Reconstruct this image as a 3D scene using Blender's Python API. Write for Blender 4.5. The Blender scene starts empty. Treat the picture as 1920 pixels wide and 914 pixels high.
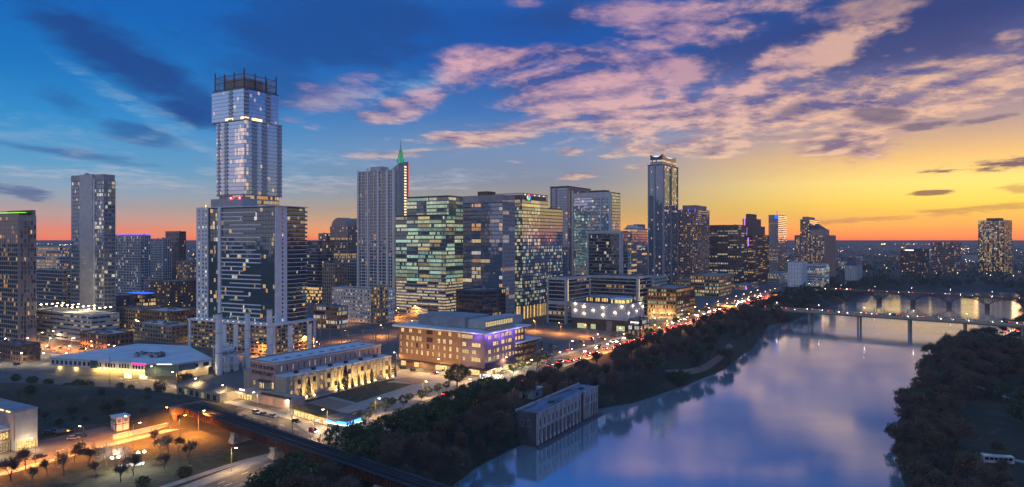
import bpy, math, random
from math import sin, cos, tan, radians, pi, sqrt, atan2
rng = random.Random(7)
scene = bpy.context.scene
COL = scene.collection

# ------------------------------------------------------------------ camera
H = 80.0                      # drone height above the street level (z = 0)
F = 1280.0                    # focal length in pixels of the 1920 px wide photograph
cam_d = bpy.data.cameras.new('camera')
cam = bpy.data.objects.new('camera', cam_d)
COL.objects.link(cam)
cam.location = (0, 0, H)
cam.rotation_euler = (radians(90), 0, 0)
cam_d.sensor_width = 36.0
cam_d.lens = 24.0
cam_d.shift_y = -9.0 / 1920
cam_d.clip_start = 1.0
cam_d.clip_end = 60000
scene.camera = cam

# ------------------------------------------------------------------ view
vs = scene.view_settings
vs.view_transform = 'Standard'
vs.look = 'None'
vs.exposure = 0.0
vs.gamma = 1.0
vs.use_curve_mapping = False
cy = scene.cycles
cy.use_denoising = True
cy.max_bounces = 6
cy.diffuse_bounces = 2
cy.glossy_bounces = 3
cy.transmission_bounces = 3
cy.volume_bounces = 0
cy.transparent_max_bounces = 6
cy.sample_clamp_indirect = 1.5
cy.caustics_reflective = False
cy.caustics_refractive = False
cy.use_light_tree = True
cy.blur_glossy = 0.5

SUN_AZ = 43.0                 # degrees to the right of the view axis

def lin(c):
    c = c / 255.0
    return c / 12.92 if c <= 0.04045 else ((c + 0.055) / 1.055) ** 2.4

def rgb(r, g, b):
    return (lin(r), lin(g), lin(b), 1.0)

class NT:
    """small helper for wiring shader nodes"""
    def __init__(s, tree):
        s.t = tree
        s.n = tree.nodes
        s.l = tree.links
    def new(s, kind, **kw):
        nd = s.n.new(kind)
        for k, v in kw.items():
            setattr(nd, k, v)
        return nd
    def put(s, sock, v):
        if hasattr(v, 'is_output') or isinstance(v, bpy.types.NodeSocket):
            s.l.new(v, sock)
        else:
            sock.default_value = v
    def m(s, op, a, b=None, c=None, clamp=False):
        nd = s.n.new('ShaderNodeMath')
        nd.operation = op
        nd.use_clamp = clamp
        s.put(nd.inputs[0], a)
        if b is not None: s.put(nd.inputs[1], b)
        if c is not None: s.put(nd.inputs[2], c)
        return nd.outputs[0]
    def mix(s, f, a, b, kind='MIX'):
        nd = s.n.new('ShaderNodeMix')
        nd.data_type = 'RGBA'
        nd.blend_type = kind
        nd.clamp_factor = True
        s.put(nd.inputs[0], f)
        s.put(nd.inputs[6], a)
        s.put(nd.inputs[7], b)
        return nd.outputs[2]
    def ramp(s, f, stops, interp='LINEAR'):
        nd = s.n.new('ShaderNodeValToRGB')
        cr = nd.color_ramp
        cr.interpolation = interp
        while len(cr.elements) > 1:
            cr.elements.remove(cr.elements[0])
        cr.elements[0].position = stops[0][0]
        cr.elements[0].color = stops[0][1]
        for p, c in stops[1:]:
            e = cr.elements.new(p)
            e.color = c
        s.put(nd.inputs[0], f)
        return nd.outputs[0]
    def step(s, v, a, b, top=1.0):
        nd = s.n.new('ShaderNodeMapRange')
        nd.interpolation_type = 'SMOOTHSTEP'
        s.put(nd.inputs[0], v)
        nd.inputs[1].default_value = a
        nd.inputs[2].default_value = b
        nd.inputs[3].default_value = 0.0
        nd.inputs[4].default_value = top
        return nd.outputs[0]
    def noise(s, vec, scale, detail=6, rough=0.55, dist=0.0, lac=2.0):
        nd = s.n.new('ShaderNodeTexNoise')
        nd.inputs['Scale'].default_value = scale
        nd.inputs['Detail'].default_value = detail
        nd.inputs['Roughness'].default_value = rough
        nd.inputs['Lacunarity'].default_value = lac
        nd.inputs['Distortion'].default_value = dist
        if vec is not None: s.l.new(vec, nd.inputs['Vector'])
        return nd.outputs[0]
    def comb(s, x, y, z):
        nd = s.n.new('ShaderNodeCombineXYZ')
        for i, v in enumerate((x, y, z)):
            s.put(nd.inputs[i], v)
        return nd.outputs[0]

# ------------------------------------------------------------------ sky
world = bpy.data.worlds.new('World')
scene.world = world
world.use_nodes = True
world.node_tree.nodes.clear()
w = NT(world.node_tree)
tc = w.new('ShaderNodeTexCoord')
sp = w.new('ShaderNodeSeparateXYZ')
w.l.new(tc.outputs['Generated'], sp.inputs[0])
dx, dy, dz = sp.outputs
zc = w.m('MAXIMUM', dz, 0.0)
el = w.m('MULTIPLY', w.m('ARCSINE', w.m('MINIMUM', zc, 0.9999)), 180 / pi)
az = w.m('MULTIPLY', w.m('ARCTAN2', dx, dy), 180 / pi)
cs = w.m('COSINE', w.m('MULTIPLY', w.m('SUBTRACT', az, SUN_AZ), pi / 180))
t = w.m('POWER', w.m('MULTIPLY', el, 1 / 90.0), 0.5)      # sqrt scale: detail near the horizon

def stops(lst):
    return [(sqrt(e / 90.0), rgb(*c)) for e, c in lst]
r_sun = w.ramp(t, stops([(0, (250, 104, 6)), (.55, (254, 140, 4)), (1.5, (254, 182, 20)), (2.6, (255, 208, 60)), (4.2, (252, 214, 108)), (6, (234, 186, 112)), (8.5, (176, 148, 146)), (11.5, (98, 100, 144)), (15.5, (38, 62, 124)), (24, (30, 76, 146)), (45, (48, 106, 182)), (90, (84, 134, 202))]))
r_mid = w.ramp(t, stops([(0, (240, 118, 34)), (.8, (248, 170, 54)), (2.0, (220, 178, 98)), (3.4, (172, 160, 144)), (5, (140, 146, 164)), (7.5, (124, 148, 186)), (10.5, (66, 116, 184)), (14.5, (22, 86, 168)), (18, (18, 80, 164)), (23, (40, 112, 196)), (30, (62, 136, 214)), (50, (54, 120, 200)), (90, (84, 134, 202))]))
r_lef = w.ramp(t, stops([(0, (244, 112, 44)), (.7, (240, 136, 80)), (1.7, (216, 172, 150)), (3.1, (164, 178, 190)), (5.2, (98, 166, 208)), (8.5, (46, 144, 208)), (12, (14, 118, 194)), (16.5, (6, 100, 186)), (26, (24, 110, 196)), (45, (50, 120, 200)), (90, (84, 134, 202))]))
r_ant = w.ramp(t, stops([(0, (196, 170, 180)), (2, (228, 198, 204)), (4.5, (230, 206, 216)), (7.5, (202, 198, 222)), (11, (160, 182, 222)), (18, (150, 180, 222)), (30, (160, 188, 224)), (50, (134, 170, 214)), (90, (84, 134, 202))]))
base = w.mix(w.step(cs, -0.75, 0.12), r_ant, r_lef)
base = w.mix(w.step(cs, 0.22, 0.82), base, r_mid)
base = w.mix(w.step(cs, 0.78, 0.99), base, r_sun)

glow = w.m('MULTIPLY_ADD', w.step(el, 2.6, 0.0), 0.6, 1.0)
glow = w.m('MULTIPLY', glow, w.m('MULTIPLY_ADD', w.step(cs, 0.7, 1.0), 0.14, 1.0))
# golden core low in the right
gu = w.m('MULTIPLY_ADD', az, 1 / 15.0, -35.0 / 15.0)
gv = w.m('MULTIPLY_ADD', el, 1 / 3.4, -2.6 / 3.4)
core = w.m('EXPONENT', w.m('MULTIPLY', w.m('MULTIPLY_ADD', gu, gu, w.m('MULTIPLY', gv, gv)), -1.0))
glow = w.m('MULTIPLY_ADD', core, 0.38, glow)
base = w.mix(1.0, base, w.comb(glow, glow, glow), 'MULTIPLY')

# cloud-plane coordinates: clouds get flatter and smaller towards the horizon
den = w.m('ADD', zc, 0.075)
pxc = w.m('DIVIDE', dx, den)
pyc = w.m('DIVIDE', dy, den)
ang = radians(24)
qx = w.m('ADD', w.m('MULTIPLY', pxc, cos(ang)), w.m('MULTIPLY', pyc, -sin(ang)))
qy = w.m('ADD', w.m('MULTIPLY', pxc, sin(ang)), w.m('MULTIPLY', pyc, cos(ang)))
P0 = w.comb(w.m('MULTIPLY', qx, 0.72), w.m('MULTIPLY', qy, 0.62), 3.7)
P1 = w.comb(w.m('MULTIPLY', w.m('ADD', qx, 0.05), 0.72), w.m('MULTIPLY', w.m('ADD', qy, 0.13), 0.62), 3.7)
n0 = w.noise(P0, 1.9, 9, 0.63, 0.3)
n1 = w.noise(P1, 1.9, 7, 0.63, 0.3)
nf = w.noise(P0, 7.5, 7, 0.66)
# ragged borders for the cloud fields
wob = w.m('MULTIPLY', w.m('SUBTRACT', n0, 0.5), 3.6)
wobf = w.m('ADD', wob, w.m('MULTIPLY', w.m('SUBTRACT', nf, 0.5), 1.6))

def ae(px, py):
    a = atan2(px - 960, F)
    return math.degrees(a), math.degrees(math.atan((446 - py) / F * cos(a)))

def blob(px, py, rx, ry, rot=0.0, amp=1.0, k=1.0):
    """a cloud field at the sky direction that the photo shows at px, py"""
    a0, e0 = ae(px, py)
    rxa, rya = rx / 22.3 * cos(radians(a0)) ** 2, ry / 22.3 * cos(radians(a0))
    cr_, sr_ = cos(radians(rot)), sin(radians(rot))
    uu = w.m('MULTIPLY_ADD', az, cr_ / rxa, w.m('MULTIPLY_ADD', el, sr_ / rxa, -(a0 * cr_ + e0 * sr_) / rxa))
    vv = w.m('MULTIPLY_ADD', el, cr_ / rya, w.m('MULTIPLY_ADD', az, -sr_ / rya, -(e0 * cr_ - a0 * sr_) / rya))
    d = w.m('SQRT', w.m('MULTIPLY_ADD', uu, uu, w.m('MULTIPLY', vv, vv)))
    d = w.m('MULTIPLY_ADD', wobf, -k, d)
    return w.step(d, 1.22, 0.42, amp)

def gather(lst):
    acc = None
    for b in lst:
        s_ = blob(*b)
        acc = s_ if acc is None else w.m('MAXIMUM', acc, s_)
    return acc

# wide dark blue veils, unlit
dk = gather([(250, 120, 230, 50, -27, 1.0, .6), (380, 190, 130, 38, -24, .9, .6), (640, 60, 260, 60, 5, .75), (520, 150, 130, 50, -10, .55),
             (260, 250, 90, 18, -8, .6), (130, 285, 170, 9, -5, .55), (40, 360, 60, 11, -6, .8), (1700, 70, 330, 90, 8, .55), (1330, 120, 200, 40, 8, .4),
             (120, 190, 60, 25, -20, .4), (1000, 40, 160, 40, 0, .5)])
dcol = w.mix(w.step(az, -15, 22), rgb(22, 74, 146), rgb(46, 60, 116))
dcol = w.mix(w.step(el, 5.5, 2.5), dcol, rgb(84, 104, 150))
sky = w.mix(w.m('MULTIPLY', dk, w.step(n0, 0.16, 0.44)), base, dcol)

# thin veils in the blue
vl = gather([(520, 285, 200, 14, -4, .5), (60, 320, 120, 14, -4, .45), (300, 225, 190, 16, -30, .55), (240, 330, 200, 16, -3, .5), (650, 340, 260, 18, 2, .55), (100, 250, 160, 40, -10, .35), (880, 330, 160, 16, 2, .4), (430, 320, 120, 12, 3, .4), (760, 160, 150, 24, 14, .5)])
vcol = w.mix(w.step(el, 3, 9), rgb(214, 204, 208), rgb(126, 178, 218))
sky = w.mix(w.m('MULTIPLY', vl, w.step(nf, 0.36, 0.66)), sky, vcol)

# the sunlit pink cloud bank
lt = gather([(1420, 205, 420, 70, 0, 1.0), (1120, 190, 220, 62, -10, .9), (930, 112, 130, 34, 4, 1.0, .6), (1060, 100, 150, 22, -4, .95, .7), (870, 135, 60, 40, 30, .8, .7), (1300, 45, 200, 36, 4, .8), (1180, 30, 90, 26, 0, .7), (1830, 150, 190, 52, 14, .9),
             (1480, 120, 160, 34, 12, .85), (1240, 140, 150, 40, -4, .75), (1640, 150, 130, 30, 10, .7), (1380, 262, 180, 26, 2, .9), (1560, 262, 130, 30, -2, 1.0), (1700, 215, 220, 42, 12, .9), (900, 258, 150, 17, 3, .9), (760, 195, 140, 24, 16, .75), (1000, 232, 120, 14, 4, .8), (640, 180, 90, 40, 10, .35),
             (1345, 289, 34, 13, 0, 1.0, .5), (1240, 276, 70, 11, 3, .9, .6), (1068, 282, 26, 8, 0, .8, .5), (1082, 329, 34, 7, 3, .8, .5), (1190, 311, 20, 5, 0, .6, .5),
             (760, 285, 120, 10, 4, .6), (980, 5, 40, 10, 0, .8, .5), (1900, 62, 40, 16, 0, .7), (1600, 20, 120, 16, 0, .5)])
cov = w.m('MULTIPLY', lt, w.step(w.m('ADD', n0, w.m('MULTIPLY', w.m('SUBTRACT', nf, 0.5), 0.5)), 0.25, 0.43))
rel = w.m('SUBTRACT', n0, n1)
lit = w.m('ADD', w.m('MULTIPLY', rel, 5.0), w.m('ADD', w.m('MULTIPLY', w.m('SUBTRACT', nf, 0.5), 2.6), 0.56), clamp=True)
lcol = w.mix(w.step(el, 4.5, 14), rgb(250, 208, 172), rgb(224, 172, 180))
lcol = w.mix(w.step(cs, 0.86, 1.0), lcol, rgb(246, 196, 162))
scol = w.mix(w.step(el, 5, 14), rgb(132, 108, 138), rgb(70, 82, 148))
ccol = w.mix(lit, scol, lcol)
sky = w.mix(w.m('MULTIPLY', cov, 0.92), sky, ccol)

# dark low clouds against the glow
lo = gather([(1850, 312, 120, 12, 2, 1.0, 1.1), (1742, 360, 36, 5, 3, .9, .8), (1840, 390, 140, 6, 3, .5, 1.2), (1745, 232, 60, 10, 6, .8, 1.3), (1655, 216, 46, 12, -10, .75, 1.4), (1850, 222, 80, 9, 6, .7, 1.3),
             (1490, 205, 46, 12, 14, .55, 1.4), (1920, 352, 40, 8, 0, .5, 1), (1660, 408, 180, 5, 3, .4, 1.2)])
locol = w.mix(w.step(el, 2.0, 7.5), rgb(150, 104, 62), rgb(92, 88, 122))
sky = w.mix(w.m('MULTIPLY', lo, w.step(w.m('ADD', nf, w.m('MULTIPLY', n0, 0.6)), 0.58, 0.86)), sky, locol)
# a Nishita sky with the sun just on the horizon adds the physical horizon tint
nis = w.new('ShaderNodeTexSky', sky_type='NISHITA', sun_disc=False)
nis.sun_elevation = radians(1.5)
nis.sun_rotation = radians(SUN_AZ)
nis.altitude = 200
sky = w.mix(1.0, sky, w.mix(1.0, nis.outputs[0], (0.005, 0.005, 0.005, 1), 'MULTIPLY'), 'ADD')
bg = w.new('ShaderNodeBackground')
w.l.new(sky, bg.inputs[0])
bg.inputs[1].default_value = 1.0
wo = w.new('ShaderNodeOutputWorld')
w.l.new(bg.outputs[0], wo.inputs[0])
world.cycles.sampling_method = 'MANUAL'
world.cycles.sample_map_resolution = 512

# ------------------------------------------------------------------ sun (just above the horizon, weak and warm)
sd = bpy.data.lights.new('sun', 'SUN')
sd.energy = 0.3
sd.angle = radians(18)
sd.color = (1.0, 0.52, 0.22)
so = bpy.data.objects.new('sun', sd)
COL.objects.link(so)
so.rotation_euler = (radians(90 - 2.5), 0, radians(180 - SUN_AZ))
so.location = (300, 300, 300)

# ------------------------------------------------------------------ mesh helpers
class MB:
    """collects faces; build() links them as ONE mesh object"""
    def __init__(s):
        s.v, s.f, s.mi, s.em = [], [], [], []
        s.has_em = False
    def face(s, pts, mi=0, em=None):
        n = len(s.v)
        s.v.extend(pts)
        s.f.append(tuple(range(n, n + len(pts))))
        s.mi.append(mi)
        s.em.append(em or (0, 0, 0))
        if em: s.has_em = True
    def box(s, x0, y0, z0, x1, y1, z1, mi=0, em=None):
        n = len(s.v)
        s.v.extend([(x0, y0, z0), (x1, y0, z0), (x1, y1, z0), (x0, y1, z0), (x0, y0, z1), (x1, y0, z1), (x1, y1, z1), (x0, y1, z1)])
        for q in ((3, 2, 1, 0), (4, 5, 6, 7), (0, 1, 5, 4), (1, 2, 6, 5), (2, 3, 7, 6), (3, 0, 4, 7)):
            s.f.append(tuple(n + i for i in q))
            s.mi.append(mi)
            s.em.append(em or (0, 0, 0))
        if em: s.has_em = True
    def hexa(s, lo, hi, mi=0):
        """a solid between two polygons with the same number of points"""
        n, k = len(s.v), len(lo)
        s.v.extend(lo); s.v.extend(hi)
        s.f.append(tuple(n + k - 1 - i for i in range(k))); s.mi.append(mi); s.em.append((0, 0, 0))
        s.f.append(tuple(n + k + i for i in range(k))); s.mi.append(mi); s.em.append((0, 0, 0))
        for i in range(k):
            j = (i + 1) % k
            s.f.append((n + i, n + j, n + k + j, n + k + i)); s.mi.append(mi); s.em.append((0, 0, 0))
    def prism(s, poly, z0, z1, mi=0):
        s.hexa([(x, y, z0) for x, y in poly], [(x, y, z1) for x, y in poly], mi)
    def tube(s, p0, p1, r0, r1=None, n=6, mi=0, caps=True):
        r1 = r0 if r1 is None else r1
        d = [p1[i] - p0[i] for i in range(3)]
        L = sqrt(sum(c * c for c in d)) or 1e-6
        d = [c / L for c in d]
        a = (0, 0, 1) if abs(d[2]) < 0.9 else (1, 0, 0)
        u = (d[1] * a[2] - d[2] * a[1], d[2] * a[0] - d[0] * a[2], d[0] * a[1] - d[1] * a[0])
        l = sqrt(sum(c * c for c in u)); u = [c / l for c in u]
        v = (d[1] * u[2] - d[2] * u[1], d[2] * u[0] - d[0] * u[2], d[0] * u[1] - d[1] * u[0])
        b = len(s.v)
        for p, r in ((p0, r0), (p1, r1)):
            for i in range(n):
                t_ = 2 * pi * i / n
                s.v.append(tuple(p[k] + r * (cos(t_) * u[k] + sin(t_) * v[k]) for k in range(3)))
        for i in range(n):
            j = (i + 1) % n
            s.f.append((b + i, b + j, b + n + j, b + n + i)); s.mi.append(mi); s.em.append((0, 0, 0))
        if caps:
            s.f.append(tuple(b + n - 1 - i for i in range(n))); s.mi.append(mi); s.em.append((0, 0, 0))
            s.f.append(tuple(b + n + i for i in range(n))); s.mi.append(mi); s.em.append((0, 0, 0))
    def mesh(s, name, mats):
        me = bpy.data.meshes.new(name)
        me.from_pydata(s.v, [], s.f)
        for m_ in (mats if isinstance(mats, (list, tuple)) else [mats]):
            me.materials.append(m_)
        if any(s.mi):
            me.polygons.foreach_set('material_index', s.mi)
        if s.has_em:
            at = me.attributes.new('glow', 'FLOAT_COLOR', 'FACE')
            flat = []
            for e in s.em: flat.extend((e[0], e[1], e[2], 1.0))
            at.data.foreach_set('color', flat)
        me.update()
        return me
    def build(s, name, mats, parent=None, kind=None, smooth=False):
        if not s.f: return None
        me = s.mesh(name, mats)
        if smooth:
            me.polygons.foreach_set('use_smooth', [True] * len(me.polygons))
        return link(name, me, parent, kind)

def link(name, data, parent=None, kind=None, loc=None, rz=0.0, scale=None):
    o = bpy.data.objects.new(name, data)
    COL.objects.link(o)
    if parent is not None: o.parent = parent
    if kind: o['kind'] = kind
    if loc is not None: o.location = loc
    if rz: o.rotation_euler[2] = rz
    if scale is not None: o.scale = (scale,) * 3 if not isinstance(scale, (tuple, list)) else scale
    return o

def thing(name, label, cat, loc=(0, 0, 0), rz=0.0, group=None, scale=None):
    o = link(name, None, None, None, loc, rz, scale)
    o.empty_display_size = 1.0
    return tag(o, label, cat, group)

def tag(o, label, cat, group=None):
    o['label'] = label
    o['category'] = cat
    if group: o['group'] = group
    return o

def copy_tree(o, loc=None, rz=None, scale=None, label=None, group=None):
    c = o.copy()
    COL.objects.link(c)
    if loc is not None: c.location = loc
    if rz is not None: c.rotation_euler[2] = rz
    if scale is not None: c.scale = (scale,) * 3 if not isinstance(scale, (tuple, list)) else scale
    if label: c['label'] = label
    if group: c['group'] = group
    for ch in o.children:
        k = ch.copy()
        COL.objects.link(k)
        k.parent = c
        for g in ch.children:
            q = g.copy()
            COL.objects.link(q)
            q.parent = k
    return c

def gp(px, py, z=0.0):
    """the point at height z seen at a pixel of the 1920 px photograph"""
    D = (H - z) * F / (py - 446.0)
    return ((px - 960) / F * D, D)

def text(name, body, size, mat, parent, loc, rot, ext=0.05, align='CENTER', bold=0.0):
    cu = bpy.data.curves.new(name, 'FONT')
    cu.body = body
    cu.size = size
    cu.extrude = ext
    cu.offset = bold
    cu.align_x = align
    tmp = bpy.data.objects.new(name, cu)
    me_ = bpy.data.meshes.new_from_object(tmp)
    bpy.data.objects.remove(tmp)
    bpy.data.curves.remove(cu)
    me_.materials.clear()
    me_.materials.append(mat)
    o = link(name, me_, parent, None, loc)
    o.rotation_euler = rot
    return o

def mul(c, s_): return tuple(x * s_ for x in c)

# ------------------------------------------------------------------ materials
M = {}
def mat(name, col, rough=0.7, metal=0.0, var=0.0, vscale=1.0, bump=0.0, bscale=4.0, spec=None, ior=None, stretch=None):
    m_ = bpy.data.materials.new(name)
    m_.use_nodes = True
    nt = NT(m_.node_tree)
    b = nt.n['Principled BSDF']
    b.inputs['Base Color'].default_value = (*col, 1)
    b.inputs['Roughness'].default_value = rough
    b.inputs['Metallic'].default_value = metal
    if ior: b.inputs['IOR'].default_value = ior
    if spec is not None: b.inputs['Specular IOR Level'].default_value = spec
    vec = None
    if var or bump:
        tcn = nt.new('ShaderNodeTexCoord')
        vec = tcn.outputs['Object']
        if stretch:
            mp = nt.new('ShaderNodeMapping')
            mp.inputs['Scale'].default_value = stretch
            nt.l.new(vec, mp.inputs[0])
            vec = mp.outputs[0]
    if var:
        n_ = nt.noise(vec, vscale, 6, 0.65)
        f_ = nt.step(n_, 0.3, 0.7)
        lo = tuple(c * (1 - var) for c in col) + (1,)
        hi = tuple(min(1, c * (1 + var)) for c in col) + (1,)
        nt.l.new(nt.mix(f_, lo, hi), b.inputs['Base Color'])
    if bump:
        bn = nt.new('ShaderNodeBump')
        bn.inputs['Strength'].default_value = bump
        bn.inputs['Distance'].default_value = 0.2
        nt.l.new(nt.noise(vec, bscale, 5, 0.6), bn.inputs['Height'])
        nt.l.new(bn.outputs[0], b.inputs['Normal'])
    M[name] = m_
    return m_

def emat(name, col, strength, sample='NONE'):
    m_ = bpy.data.materials.new(name)
    m_.use_nodes = True
    b = m_.node_tree.nodes['Principled BSDF']
    b.inputs['Base Color'].default_value = (*[c * .5 for c in col], 1)
    b.inputs['Emission Color'].default_value = (*col, 1)
    b.inputs['Emission Strength'].default_value = strength
    m_.cycles.emission_sampling = sample
    M[name] = m_
    return m_

def glass(name, tint, ior=2.2, rough=0.04, k=.9, metal=0.0):
    """window glass; a pane whose room is lit carries the room light in the face attribute 'glow'"""
    m_ = bpy.data.materials.new(name)
    m_.use_nodes = True
    nt = NT(m_.node_tree)
    b = nt.n['Principled BSDF']
    b.inputs['Base Color'].default_value = (*tint, 1)
    b.inputs['Roughness'].default_value = rough
    b.inputs['IOR'].default_value = ior
    b.inputs['Metallic'].default_value = metal
    a = nt.new('ShaderNodeAttribute')
    a.attribute_name = 'glow'
    tcn = nt.new('ShaderNodeTexCoord')
    n_ = nt.noise(tcn.outputs['Object'], 1.7, 3, 0.65)
    f_ = nt.m('MULTIPLY_ADD', nt.step(n_, 0.34, 0.66), 0.85, 0.22)
    nt.l.new(a.outputs['Color'], b.inputs['Emission Color'])
    nt.l.new(nt.m('MULTIPLY', f_, k), b.inputs['Emission Strength'])
    m_.cycles.emission_sampling = 'NONE'
    M[name] = m_
    return m_

glass('glass_dark', (.014, .02, .03), 2.3)
glass('glass_blue', (.16, .25, .36), 2.2, metal=.5)
glass('glass_mirror', (.52, .65, .83), 2.2, 0.03, metal=.72)
glass('glass_green', (.12, .20, .20), 2.0, metal=.4)
glass('glass_teal', (.10, .17, .20), 2.0, .05, metal=.5)
glass('glass_plain', (.02, .022, .028), 1.6, 0.08)
mat('conc_light', (.52, .50, .51), .75, var=.12, vscale=.25)
mat('conc_white', (.72, .71, .74), .7, var=.08, vscale=.3)
mat('conc_grey', (.36, .36, .38), .75, var=.15, vscale=.25)
mat('conc_dark', (.10, .10, .115), .75, var=.2, vscale=.3)
mat('spandrel', (.045, .055, .07), .35, var=.15, vscale=.2)
mat('beige', (.40, .33, .29), .8, var=.12, vscale=.3)
mat('tan', (.34, .26, .20), .8, var=.15, vscale=.3)
mat('brown', (.15, .085, .06), .8, var=.2, vscale=.3)
mat('brick', (.20, .115, .08), .85, var=.2, vscale=.6)
mat('limestone', (.42, .35, .27), .8, var=.12, vscale=.5)
mat('pinkstone', (.40, .27, .24), .8, var=.12, vscale=.3)
mat('metal_dark', (.05, .052, .06), .45, .7)
mat('metal_grey', (.30, .31, .34), .45, .6)
mat('steel_white', (.72, .73, .76), .5, var=.08, vscale=.4)
mat('roof_white', (.56, .57, .62), .65, var=.14, vscale=.09)
mat('roof_grey', (.24, .25, .28), .8, var=.25, vscale=.12)
mat('roof_dark', (.07, .07, .08), .8, var=.3, vscale=.15)
mat('rust', (.085, .028, .018), .75, var=.4, vscale=.5)
mat('iron_black', (.016, .015, .017), .6, var=.3, vscale=1.0)
mat('asphalt', (.10, .095, .09), .8, var=.25, vscale=.12, bump=.1)
mat('road_paint', (.62, .60, .54), .7, var=.2, vscale=2)
mat('pavement', (.28, .26, .24), .85, var=.15, vscale=.3)
mat('gravel_pink', (.24, .15, .11), .9, var=.15, vscale=.6)
mat('lawn', (.042, .042, .018), .95, var=.55, vscale=.35, bump=.5, bscale=2)
mat('wood', (.16, .10, .06), .8, var=.3, vscale=1)
mat('solar', (.012, .016, .03), .25, ior=1.8)
mat('tyre', (.012, .012, .012), .8)
mat('rail_steel', (.22, .2, .19), .4, .9)
emat('lamp_warm', (1.0, .66, .28), 40)
emat('lamp_white', (1.0, .88, .68), 40)
emat('lamp_amber', (1.0, .45, .10), 40)
emat('lamp_soft', (1.0, .72, .34), 2.2)
emat('head_light', (1.0, .93, .8), 60)
emat('tail_light', (1.0, .03, .02), 30)
emat('red_beacon', (1.0, .03, .06), 60)
emat('blue_sign', (.02, .12, 1.0), 1.6)
emat('blue_band', (.08, .10, 1.0), 1.2)
emat('cyan_sign', (.03, .3, 1.0), 3)
emat('green_glow', (.06, .55, .25), .55)
emat('green_roof', (.35, .9, .08), 1.5)
emat('pink_sign', (1.0, .02, .16), 3.2)
emat('red_strip', (1.0, .12, .08), .9)
emat('purple_strip', (.6, .25, 1.0), 1.2)
emat('white_sign', (1.0, .95, .85), 2.2)
emat('white_strip', (1.0, .95, .9), 2.5)
emat('crown_glow', (.85, .92, 1.0), 1.2)

WARM = [(1.0, .52, .13), (1.0, .60, .20), (1.0, .68, .28), (1.0, .46, .10)]
COOL = [(.85, 1.0, .55), (.72, .95, .62), (.95, .95, .60), (.55, .92, .70)]
WHITE = [(1.0, .80, .48), (1.0, .70, .34), (.95, .90, .85)]

def lit_resid(p, pal=WARM, s0=.25, s1=1.2):
    def f_(r, face, k, i, nb, nf_):
        if r.random() < p * (1.5 if i % 3 else .6):
            c = r.choice(pal); s_ = r.uniform(s0, s1)
            return tuple(x * s_ for x in c)
    return f_

def lit_office(p, pal=WARM, s0=.4, s1=1.3, run=5):
    st = {}; run = run + 3
    def f_(r, face, k, i, nb, nf_):
        key = (face, k, i // run)
        if key not in st:
            st[key] = (r.random() < p * r.uniform(.35, 1.7), r.choice(pal), r.uniform(s0, s1))
        on, c, s_ = st[key]
        if on and r.random() < .93:
            q = s_ * r.uniform(.75, 1.15)
            return tuple(x * q for x in c)
    return f_

# ------------------------------------------------------------------ building helpers
class Box:
    """a volume in a building's own axes: x runs along its right (south) face, y along its left (west) face, origin at the corner towards us"""
    def __init__(s, x0, y0, x1, y1): s.x0, s.y0, s.x1, s.y1 = x0, y0, x1, y1
    def length(s, f): return (s.y1 - s.y0) if f in 'WE' else (s.x1 - s.x0)
    def at(s, f, t, z, off):
        if f == 'W': return (s.x0 - off, s.y1 - t, z)          # t runs left to right as seen from outside
        if f == 'S': return (s.x0 + t, s.y0 - off, z)
        if f == 'E': return (s.x1 + off, s.y0 + t, z)
        return (s.x1 - t, s.y1 + off, z)
    def quad(s, mb, f, t0, t1, z0, z1, off, mi=0, em=None, jit=0.0, r=None):
        j = [r.uniform(-jit, jit) for _ in range(3)] if jit else (0, 0, 0)
        mb.face([s.at(f, t0, z0, off + j[0]), s.at(f, t1, z0, off + j[1]), s.at(f, t1, z1, off + j[2] + j[1] - j[0] if jit else off), s.at(f, t0, z1, off + j[2])], mi, em)
    def slab(s, mb, f, t0, t1, z0, z1, o0, o1, mi=0):
        a, b = s.at(f, t0, z0, o0), s.at(f, t1, z1, o1)
        mb.box(min(a[0], b[0]), min(a[1], b[1]), z0, max(a[0], b[0]), max(a[1], b[1]), z1, mi)

def footprint(l, c, r, D, th):
    """corner position and side lengths of a box whose corner stands at depth D and shows its sides between the columns l..c and c..r"""
    a_, b_ = (l - 960) / F, (r - 960) / F
    X = (c - 960) / F * D
    u, v = (sin(th), cos(th)), (-cos(th), sin(th))
    Wd = (X - a_ * D) / (-v[0] + a_ * v[1])
    Ld = (b_ * D - X) / (u[0] - b_ * u[1])
    return X, D, Wd, Ld

def zpx(py, D): return H + (446 - py) / F * D

def root_at(name, label, cat, X, D, th, z=0.0, group=None):
    # local x axis = u = (sin th, cos th), local y axis = v = (-cos th, sin th)
    return thing(name, label, cat, (X, D, z), pi / 2 - th, group)

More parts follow.
